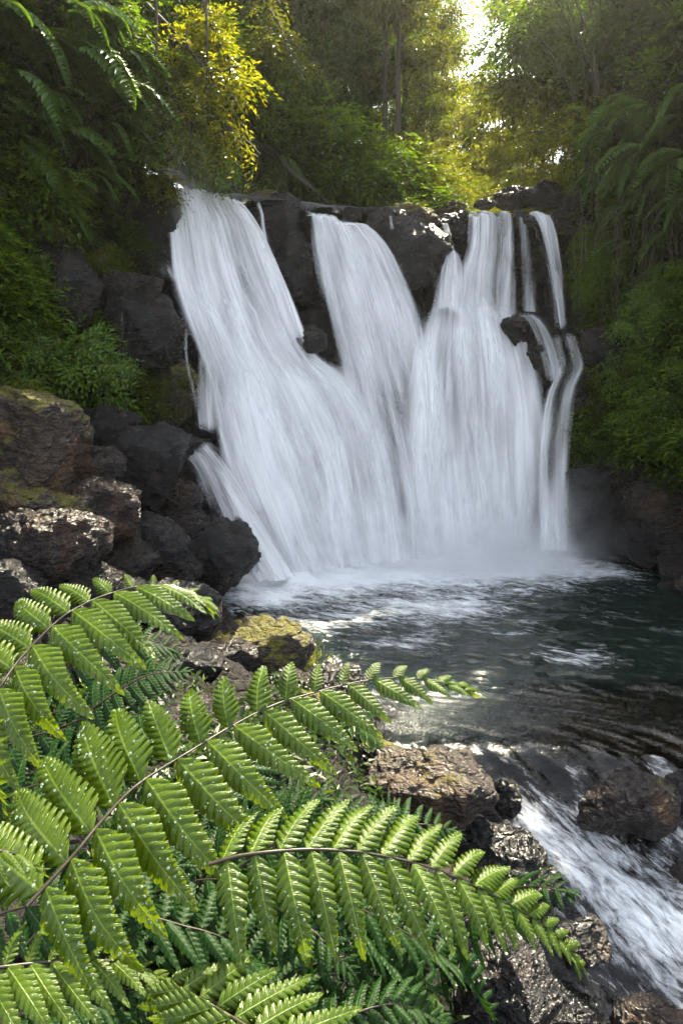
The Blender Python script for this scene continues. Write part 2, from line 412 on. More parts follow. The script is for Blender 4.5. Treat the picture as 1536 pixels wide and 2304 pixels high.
# ------------------------------------------------------------------ pool and stream surface
def build_water():
    nx, ny = 520, 620
    X, Y = np.meshgrid(np.linspace(-3.2, 6.2, nx), np.linspace(1.2, 11.1, ny), indexing='ij')
    Z = zwater(X, Y)
    p = np.stack([X, Y, X*0], -1)
    sl = sstep(4.9, 4.2, Y)
    # flow field coordinates: pool flows to lower right, stream along (+.82,-.57)
    ang = np.interp(Y, [3.0, 4.6, 6.5, 9.5], [R(-28), R(-35), R(-32), R(-12)])
    across = -X*np.sin(ang.mean())+0*X
    along_p = X*math.cos(R(-20))+Y*math.sin(R(-20)); across_p = -X*math.sin(R(-20))+Y*math.cos(R(-20))
    along_s = X*math.cos(R(-42))+Y*math.sin(R(-42)); across_s = -X*math.sin(R(-42))+Y*math.cos(R(-42))
    k = sstep(5.4, 4.6, Y)
    al = along_p*(1-k)+along_s*k; ac = across_p*(1-k)+across_s*k
    q = np.stack([ac*1.6, al*.7, X*0], -1)
    dfront = Ybase(X)-Y            # distance in front of the falls
    waves = .035*fbm(q*2.2, 4)*(1+1.6*np.exp(-np.clip(dfront, 0, 9)/1.3))+.012*fbm(np.stack([ac*9, al*4, X*0], -1), 3)
    waves = waves*(1-3.2*k*(1-k))*(1-.5*k)
    Z = Z+waves*(1+1.2*sl)+.05*sl*fbm(np.stack([ac*3, al*1.2, X*0+3], -1), 3)
    # pillow of churned water at the foot of the falls
    Z = Z+.12*np.exp(-(np.clip(dfront, -1, 9)-.1)**2/.12)*sstep(-1.6, -1, X)*(1-sstep(3.2, 3.9, X))*(1+.6*fbm(p*3, 2))
    foam = 1.05*np.exp(-np.clip(dfront-.25, 0, 9)/.55)*sstep(-2.2, -1.4, X)*(1-sstep(3.3, 4.4, X))
    foam += .52*sstep(3.0, .6, dfront)*sstep(-1.6, .3, X)*(1-sstep(2.2, 4.2, X))
    # drifting patches and streaks out in the pool
    for (cx, cy, sx, sy, am) in [(PZ(720, 1400, 0)[0], PZ(720, 1400, 0)[1], 1.0, .4, .28), (PZ(1000, 1370, 0)[0], PZ(1000, 1370, 0)[1], .7, .45, .5), (PZ(900, 1450, 0)[0], PZ(900, 1450, 0)[1], .5, .25, .42),
                                 (PZ(1300, 1480, 0)[0], PZ(1300, 1480, 0)[1], .55, .22, .5), (PZ(1420, 1290, 0)[0], PZ(1420, 1290, 0)[1], .9, .3, .38),
                                 (PZ(1100, 1420, 0)[0], PZ(1100, 1420, 0)[1], .9, .3, .3), (PZ(600, 1345, 0)[0], PZ(600, 1345, 0)[1], .5, .3, .35), (PZ(1150, 1600, 0)[0], PZ(1150, 1600, 0)[1], 1., .5, .10)]:
        foam += am*np.exp(-((X-cx)/sx)**2-((Y-cy)/sy)**2)
    foam += .05*sstep(4.4, 5, Y)+.07*sstep(6, 7.5, Y)
    # white water of the outlet stream
    def seg(ax, ay, bx, by, w, am):
        nonlocal foam
        abx, aby = bx-ax, by-ay; L2 = abx*abx+aby*aby
        t = np.clip(((X-ax)*abx+(Y-ay)*aby)/L2, 0, 1); d = np.hypot(X-ax-t*abx, Y-ay-t*aby)
        foam = np.maximum(foam, (.66*am)*np.exp(-(d/w)**2))
    def zp(px, py):
        z = -.3
        for _ in range(12):
            q = PZ(px, py, z); z = .5*z+.5*float(zwater(q[0], q[1]))
        return q
    for a, b, w, am in [((1140, 1720), (1200, 1780), .16, .5), ((1180, 1760), (1320, 1900), .13, .6), ((1290, 1740), (1330, 1890), .09, .8), ((1200, 1860), (1330, 1960), .22, 1.0),
                        ((1330, 1960), (1500, 2120), .36, 1.0), ((1300, 1900), (1440, 1960), .2, .85), ((1440, 1960), (1560, 2060), .3, .8), ((1500, 2120), (1620, 2400), .42, .75), ((1480, 1720), (1540, 1800), .1, .9),
                        ((1500, 1880), (1560, 1900), .1, .7), ((1380, 2200), (1480, 2304), .25, .4)]:
        A, B = zp(*a), zp(*b); seg(A[0], A[1], B[0], B[1], w, am)
    dep = np.clip(Z-ground_z(X, Y), -.5, 2)
    dep = np.where(Y < 5.8, dep*.55, dep); dep = dep*(1-.75*sstep(1.0, 1.6, X)*sstep(6.0, 5.4, Y))
    me = new_mesh('water', np.stack([X, Y, Z], -1).reshape(-1, 3), grid_faces(nx, ny), uv=np.stack([ac, al], -1).reshape(-1, 2),
                  attrs={'foam': foam.ravel(), 'depth': dep.ravel()}, mats=[M['water']])
    link('water', me, kind='structure')
    return zp
ZP = build_water()

def build_upper():
    nx, ny = 160, 90
    xs = np.linspace(-2.75, 3.65, nx); V = np.zeros((nx, ny, 3)); uv = np.zeros((nx, ny, 2)); fo = np.zeros((nx, ny))
    for a, x in enumerate(xs):
        y0 = float(Ylip(x))+.02; ys = np.linspace(y0, y0+3.2, ny)
        V[a, :, 0] = x; V[a, :, 1] = ys; V[a, :, 2] = ZL-.06+.02*(ys-y0)+.02*fbm(np.stack([np.full(ny, x)*4, ys*1.5, ys*0], -1), 3)
        uv[a, :, 0] = x; uv[a, :, 1] = ys; fo[a] = .75*np.exp(-(ys-y0)/.7)+.2
    link('river', new_mesh('river', V.reshape(-1, 3), grid_faces(nx, ny), uv=uv.reshape(-1, 2), attrs={'foam': fo.ravel(), 'depth': np.full(nx*ny, .15)}, mats=[M['water']]), kind='structure')
build_upper()

# ------------------------------------------------------------------ waterfalls
def curtain(lines, name, parent, mat, layers=((0, 1.), (-.12, .8), (-.24, .6)), nu=90, nv=130, edge=.10, seed=0, topfade=.0, botfade=.0, base_off=0., relief=.05, edge_l=None, edge_r=None):
    Vs, Fs, UV, DN = [], [], [], []; n0 = 0
    L = [spline(np.array(l, float), nv) for l in lines]
    L = np.array(L)                                    # lines x nv x 2
    k = len(L)
    for li, (off, dens) in enumerate(layers):
        u = np.linspace(0, 1, nu)
        G = np.zeros((nu, nv, 2))
        for j in range(nv):
            G[:, j] = spline(L[:, j], nu) if k > 2 else L[0, j]+(L[1, j]-L[0, j])*u[:, None]
        if li: 
            wob = 5*fbm(np.stack([u[:, None]*6+0*G[..., 0], np.linspace(0, 1.2, nv)[None]+0*G[..., 0], G[..., 0]*0+li*3+seed], -1), 2)
            G[..., 0] += wob
        v = np.linspace(0, 1, nv)
        q = PW(G[..., 0], G[..., 1], off+base_off)
        wid = np.linalg.norm(q[-1]-q[0], axis=-1).mean()+.1; ln = np.linalg.norm(np.diff(q[nu//2], axis=0), axis=-1).sum()
        rel = relief*(fbm(np.stack([u[:, None]*wid*7+v[None]*0, v[None]*ln*.35+u[:, None]*0, np.full((nu, nv), seed+li*7.)], -1), 4))
        rel = rel+relief*1.6*fbm(np.stack([u[:, None]*wid*2.2+v[None]*0, v[None]*ln*.3+u[:, None]*0, np.full((nu, nv), seed+3.)], -1), 2)
        q[..., 1] += rel*sstep(0, .08, v)[None]+.3*(1-sstep(0, .05, v))[None]**2
        q[..., 2] += (.11*fbm(np.stack([u*wid*3.0, u*0+li, u*0+seed], -1), 3))[:, None]*(1-sstep(0, .12, v))[None]
        eu = np.minimum(u/(edge_l or edge), (1-u)/(edge_r or edge))
        en = fbm(np.stack([u[:, None]*9+v[None]*0, v[None]*1.5+u[:, None]*0, np.full((nu, nv), seed+9.+li)], -1), 3)
        dn = np.clip(sstep(0, 1.6, eu)[:, None]*1.2+.5*en*sstep(2.2, .3, eu)[:, None]*sstep(0, .3, eu)[:, None], 0, 1)*dens
        if topfade:
            tn = fbm(np.stack([u*wid*2.5, u*0+seed, u*0+li], -1), 3)*.5+.5
            dn = dn*sstep(0, 1, (v[None]-.0)/(topfade*(.35+1.3*np.clip(tn, 0, 1)))[:, None])
        if botfade: dn = dn*(1-sstep(1-botfade, 1, v))[None]
        Vs.append(q.reshape(-1, 3)); Fs.append(grid_faces(nu, nv)+n0); n0 += nu*nv
        UV.append(np.stack([u[:, None]*wid+v[None]*0+li*13.7+seed*3.1, v[None]*ln+u[:, None]*0], -1).reshape(-1, 2)); DN.append(dn.ravel())
    me = new_mesh(name, np.concatenate(Vs), np.concatenate(Fs), uv=np.concatenate(UV), attrs={'thickness': np.concatenate(DN)}, mats=[mat])
    return link(name, me, parent)
def fall(label, loc, group=None):
    o = bpy.data.objects.new('waterfall', None); COL.objects.link(o); o['label'] = label; o['category'] = 'waterfall'
    if group: o['group'] = group
    return o
MF, MT = M['fall'], M['fall_thin']
A = fall('broad left waterfall arcing down in two tiers from the highest lip', None)
curtain([[(346, 406), (354, 430), (366, 520), (376, 620), (405, 720), (445, 830), (472, 980), (492, 1120), (540, 1220), (580, 1303)],
         [(395, 408), (415, 440), (455, 560), (490, 690), (520, 800), (545, 950), (570, 1100), (610, 1200), (640, 1290)],
         [(435, 415), (475, 455), (540, 590), (580, 730), (610, 850), (640, 1000), (665, 1120), (680, 1200), (700, 1285)],
         [(485, 428), (540, 480), (615, 630), (655, 770), (695, 880), (740, 1020), (770, 1120), (785, 1200), (800, 1275)],
         [(528, 440), (580, 505), (645, 650), (690, 790), (760, 880), (830, 1000), (865, 1120), (880, 1190), (895, 1262)],
         [(545, 452), (600, 540), (665, 680), (725, 795), (810, 850), (875, 950), (915, 1060), (935, 1160), (945, 1255)]],
        'water_curtain', A, MF, nu=150, nv=150, edge=.07, seed=1, base_off=0)
curtain([[(372, 480), (395, 640), (440, 720), (480, 830), (505, 1000), (540, 1180), (590, 1290)],
         [(470, 500), (560, 700), (590, 800), (610, 900), (640, 1020), (670, 1160), (690, 1285)],
         [(560, 500), (650, 690), (700, 790), (790, 860), (860, 970), (905, 1100), (930, 1250)]],
        'water_curtain', A, MT, nu=120, nv=120, edge=.12, seed=4, base_off=-.3, layers=((0, .62), (-.12, .5)), topfade=.3)
curtain([[(455, 770), (465, 900), (500, 1050), (560, 1200), (605, 1300)], [(560, 775), (600, 850), (640, 980), (670, 1130), (700, 1285)], [(650, 785), (740, 850), (800, 960), (840, 1090), (860, 1270)], [(715, 792), (815, 842), (885, 945), (928, 1080), (955, 1255)]],
        'lower_tier', A, MF, nu=120, nv=110, edge=.16, seed=6, base_off=-.42, layers=((0, .85), (-.12, .6)), topfade=.28)
SL = fall('stepped side cascade splashing down dark rocks left of the broad waterfall', None)
curtain([[(350, 590), (352, 610), (380, 640)], [(372, 578), (378, 605), (400, 650)], [(400, 585), (415, 615), (430, 665)]], 'upper_step', SL, MT, nu=40, nv=40, seed=8, base_off=-.55, edge=.45, layers=((0, .62),), botfade=.4, topfade=.45)
curtain([[(355, 650), (400, 690), (428, 740), (420, 850), (432, 985)], [(385, 645), (430, 690), (455, 750), (470, 860), (478, 985)], [(430, 670), (470, 710), (490, 790), (500, 880), (505, 1000)]], 'middle_step', SL, MT, nu=60, nv=70, seed=9, base_off=-.75, edge=.22, layers=((0, .72), (-.1, .5)), botfade=.1, topfade=.08)
curtain([[(388, 1012), (425, 1050), (450, 1110), (480, 1180), (520, 1250), (560, 1310)], [(430, 990), (470, 1040), (505, 1090), (540, 1160), (580, 1230), (612, 1305)], [(475, 985), (520, 1040), (560, 1100), (600, 1170), (640, 1230), (680, 1300)]], 'lower_step', SL, MF, nu=70, nv=80, seed=10, edge=.2, base_off=-.66, layers=((0, .9), (-.12, .75)), topfade=.1, relief=.09)
B = fall('central waterfall fanning out between black rock and mossy boulder', None)
curtain([[(668, 462), (686, 478), (695, 560), (715, 680), (740, 800), (775, 930), (810, 1060), (830, 1150), (840, 1262)],
         [(705, 472), (735, 500), (765, 600), (790, 720), (815, 850), (850, 970), (875, 1070), (890, 1160), (900, 1255)],
         [(745, 482), (785, 520), (835, 640), (860, 760), (885, 880), (912, 1000), (930, 1090), (938, 1160), (945, 1250)],
         [(785, 490), (835, 530), (895, 640), (925, 750), (945, 860), (965, 980), (978, 1080), (985, 1150), (990, 1245)],
         [(822, 500), (880, 550), (935, 650), (972, 760), (995, 860), (1010, 980), (1020, 1080), (1026, 1150), (1030, 1245)]],
        'water_curtain', B, MF, nu=140, nv=140, edge=.09, seed=21)
curtain([[(700, 500), (715, 640), (745, 800), (790, 960), (830, 1100), (850, 1255)], [(760, 520), (830, 680), (870, 850), (905, 1000), (930, 1120), (945, 1250)], [(860, 550), (930, 670), (970, 800), (1000, 950), (1015, 1090), (1025, 1245)]],
        'water_curtain', B, MT, nu=110, nv=110, edge=.14, seed=24, base_off=-.28, layers=((0, .6), (-.12, .5)), topfade=.25)
curtain([[(600, 880), (610, 1000), (640, 1130), (660, 1290)], [(760, 900), (790, 1020), (810, 1140), (825, 1268)], [(900, 850), (925, 1000), (940, 1120), (950, 1255)], [(1030, 800), (1050, 960), (1060, 1100), (1066, 1248)], [(1180, 850), (1205, 980), (1220, 1100), (1235, 1242)]], 'falling_spray', B, MT, nu=160, nv=80, edge=.16, seed=26, base_off=-.62, layers=((0, .62), (-.12, .5)), topfade=.5, relief=.08)
curtain([[(905, 660), (915, 760), (925, 900), (935, 1100), (940, 1250)], [(950, 650), (955, 760), (965, 900), (975, 1100), (980, 1248)], [(1000, 650), (1010, 760), (1020, 900), (1025, 1100), (1028, 1246)]], 'falling_spray', B, MF, nu=60, nv=80, edge=.4, seed=27, base_off=-.45, layers=((0, .9),), topfade=.35, relief=.08)
Cc = fall('right waterfall dropping straight then swelling into a rounded dome', None)
curtain([[(1042, 478), (1046, 500), (1040, 560), (1020, 620), (1005, 745)], [(1080, 474), (1082, 500), (1085, 560), (1085, 620), (1080, 745)], [(1120, 474), (1122, 500), (1128, 560), (1130, 620), (1130, 745)], [(1158, 476), (1162, 500), (1164, 560), (1166, 620), (1170, 745)]],
        'upper_curtain', Cc, MF, nu=80, nv=70, edge=.14, seed=31, botfade=.12)
curtain([[(1000, 560), (978, 600), (965, 650), (958, 735)], [(1010, 552), (1008, 600), (1005, 650), (1000, 705)], [(1030, 560), (1045, 600), (1050, 650), (1055, 740)]],
        'side_fan', Cc, MF, nu=50, nv=50, edge=.25, seed=33, base_off=-.15, layers=((0, .9), (-.08, .6)), botfade=.15, topfade=.12)
curtain([[(985, 505), (992, 540), (1000, 575)], [(1000, 500), (1008, 535), (1015, 575)], [(1012, 512), (1022, 545), (1030, 575)]], 'side_spill', Cc, MT, nu=30, nv=30, edge=.25, seed=34, base_off=-.1, layers=((0, .95),))
curtain([[(960, 650), (925, 770), (905, 900), (900, 1050), (905, 1150), (910, 1250)],
         [(1000, 640), (985, 780), (985, 900), (988, 1050), (990, 1150), (992, 1245)],
         [(1045, 634), (1055, 770), (1062, 900), (1065, 1050), (1067, 1150), (1068, 1242)],
         [(1090, 640), (1125, 770), (1145, 900), (1150, 1050), (1152, 1150), (1153, 1240)],
         [(1145, 660), (1202, 775), (1230, 900), (1240, 1050), (1243, 1150), (1245, 1240)]],
        'lower_dome', Cc, MF, nu=130, nv=110, edge=.12, seed=36, base_off=-.28, topfade=.2)
curtain([[(990, 700), (970, 800), (965, 1000), (970, 1240)], [(1070, 700), (1085, 800), (1095, 1000), (1100, 1240)], [(1120, 705), (1170, 800), (1190, 1000), (1195, 1240)]],
        'lower_dome', Cc, MT, nu=90, nv=90, edge=.2, seed=38, base_off=-.5, layers=((0, .55),), topfade=.15)
D = fall('narrow far right waterfall arcing free of the cliff onto stepped rocks', None)
curtain([[(1165, 474), (1188, 495), (1214, 570), (1234, 660), (1246, 750)], [(1200, 470), (1230, 492), (1250, 575), (1260, 655), (1268, 752)], [(1235, 474), (1256, 508), (1268, 590), (1277, 670), (1284, 750)]], 'upper_curtain', D, MF, nu=60, nv=80, edge=.42, seed=41, base_off=-.1, layers=((0, .85), (-.06, .6)), botfade=.1)
curtain([[(1150, 480), (1156, 540), (1160, 620), (1162, 700)], [(1180, 478), (1188, 540), (1192, 620), (1195, 700)], [(1205, 480), (1214, 540), (1220, 620), (1224, 705)]], 'thin_veil', D, MT, nu=60, nv=60, edge=.3, seed=43, base_off=-.12, layers=((0, .75),))
curtain([[(1225, 725), (1235, 790), (1235, 830), (1210, 900), (1200, 1000), (1205, 1120), (1205, 1240)], [(1262, 735), (1275, 785), (1280, 830), (1255, 890), (1240, 1000), (1235, 1120), (1232, 1238)], [(1300, 735), (1320, 790), (1328, 822), (1308, 880), (1294, 1000), (1286, 1120), (1284, 1238)]],
        'lower_curtain', D, MF, nu=70, nv=110, edge=.2, seed=45, base_off=-.8, topfade=.06, layers=((0, .85), (-.1, .6)), relief=.05)
curtain([[(1140, 700), (1180, 725), (1205, 790), (1225, 880)], [(1175, 695), (1215, 730), (1245, 800), (1255, 880)], [(1210, 700), (1255, 735), (1285, 800), (1290, 860)]], 'side_spill', D, MT, nu=50, nv=50, edge=.25, seed=47, base_off=-.9, layers=((0, .7), (-.05, .45)), topfade=.1, botfade=.2, relief=.1)
curtain([[(1300, 822), (1306, 870), (1308, 960), (1310, 1040)], [(1318, 820), (1326, 870), (1330, 960), (1332, 1040)]], 'thin_veil', D, MT, nu=24, nv=60, edge=.4, seed=49, base_off=-.5, layers=((0, .35),), botfade=.4)
def trickle(label, pts, w, off, seed, dens=.8):
    o = bpy.data.objects.new('trickle', None); COL.objects.link(o); o['label'] = label; o['category'] = 'trickle'
    l = [[(x-w, y) for x, y in pts], [(x, y) for x, y in pts], [(x+w, y) for x, y in pts]]
    curtain(l, 'water_curtain', o, MT, nu=16, nv=60, edge=.45, seed=seed, base_off=off, layers=((0, dens), (-.03, dens*.7)), botfade=.3, topfade=.12)
trickle('thin trickle down black rock beside the broad left waterfall lip', [(578, 450), (588, 480), (594, 520), (604, 560)], 9, -.15, 51)
trickle('short spout between the mossy boulder and dark rock at the lip', [(878, 485), (880, 500), (882, 525)], 9, -.25, 53)
trickle('faint wet trickle beside the sunlit brown edge of the upper left boulder', [(272, 670), (276, 700), (278, 760), (282, 860)], 6, -.9, 57, .5)
trickle('long thin strand falling past mossy ledge left of the side cascade', [(420, 715), (418, 800), (436, 900), (446, 1000)], 10, -.75, 59, .55)

# ------------------------------------------------------------------ boulders
_ico = {}
def ico(sub):
    if sub not in _ico:
        bm = bmesh.new(); bmesh.ops.create_icosphere(bm, subdivisions=sub, radius=1)
        _ico[sub] = (np.array([v.co[:] for v in bm.verts]), np.array([[v.index for v in f.verts] for f in bm.faces])); bm.free()
    return _ico[sub]
def boulder_geo(seed, r, sub=6, planes=13, rough=1., k=70):
    g = np.random.default_rng(seed); D, Fc = ico(sub)
    n = unit(g.normal(size=(planes, 3))); d = g.uniform(.62, .98, planes)
    dot = D@n.T
    q = d[None]/np.maximum(dot, .04)
    rr = -np.log(np.exp(-k*q).sum(1)+math.exp(-k*1.08))/k
    V = D*rr[:, None]*np.asarray(r)[None]
    s = float(np.mean(r)); o = seed*7.7
    w1, w2, wh = worley(V/s*np.array([1.9, 1.9, 2.6])+o+.25*fbm(V/s*2+o, 2)[:, None]); w3 = worley(V/s*5.5+o)[2]
    V = V+D*(s*rough*(.07*fbm(V/s*1.8+o, 5, .6)+.05*ridged(V/s*3.0+o, 5, .6)+.15*(wh-.5)+.05*(w3-.5)+.10*np.clip(w2-w1, 0, .25)))[:, None]
    return V, Fc
def boulder(px, py, w, h, Y, mat, label, seed, dy=.9, tilt=0., sub=None, group=None, cat='boulder', flat=1.):
    c = P(px, py, Y); s = Y/F
    r = (w*s*.56, (w+h)*.28*s*dy, h*s*.56)
    V, Fc = boulder_geo(seed, r, sub or (6 if Y < 9 else 5))
    g = np.random.default_rng(seed+1000); a = tilt; ca, sa = math.cos(a), math.sin(a)
    V = V@np.array([[ca, 0, sa], [0, 1, 0], [-sa, 0, ca]])
    me = new_mesh('boulder', V, Fc, mats=[M[mat]])
    return link('boulder', me, None, c, label, cat, group)
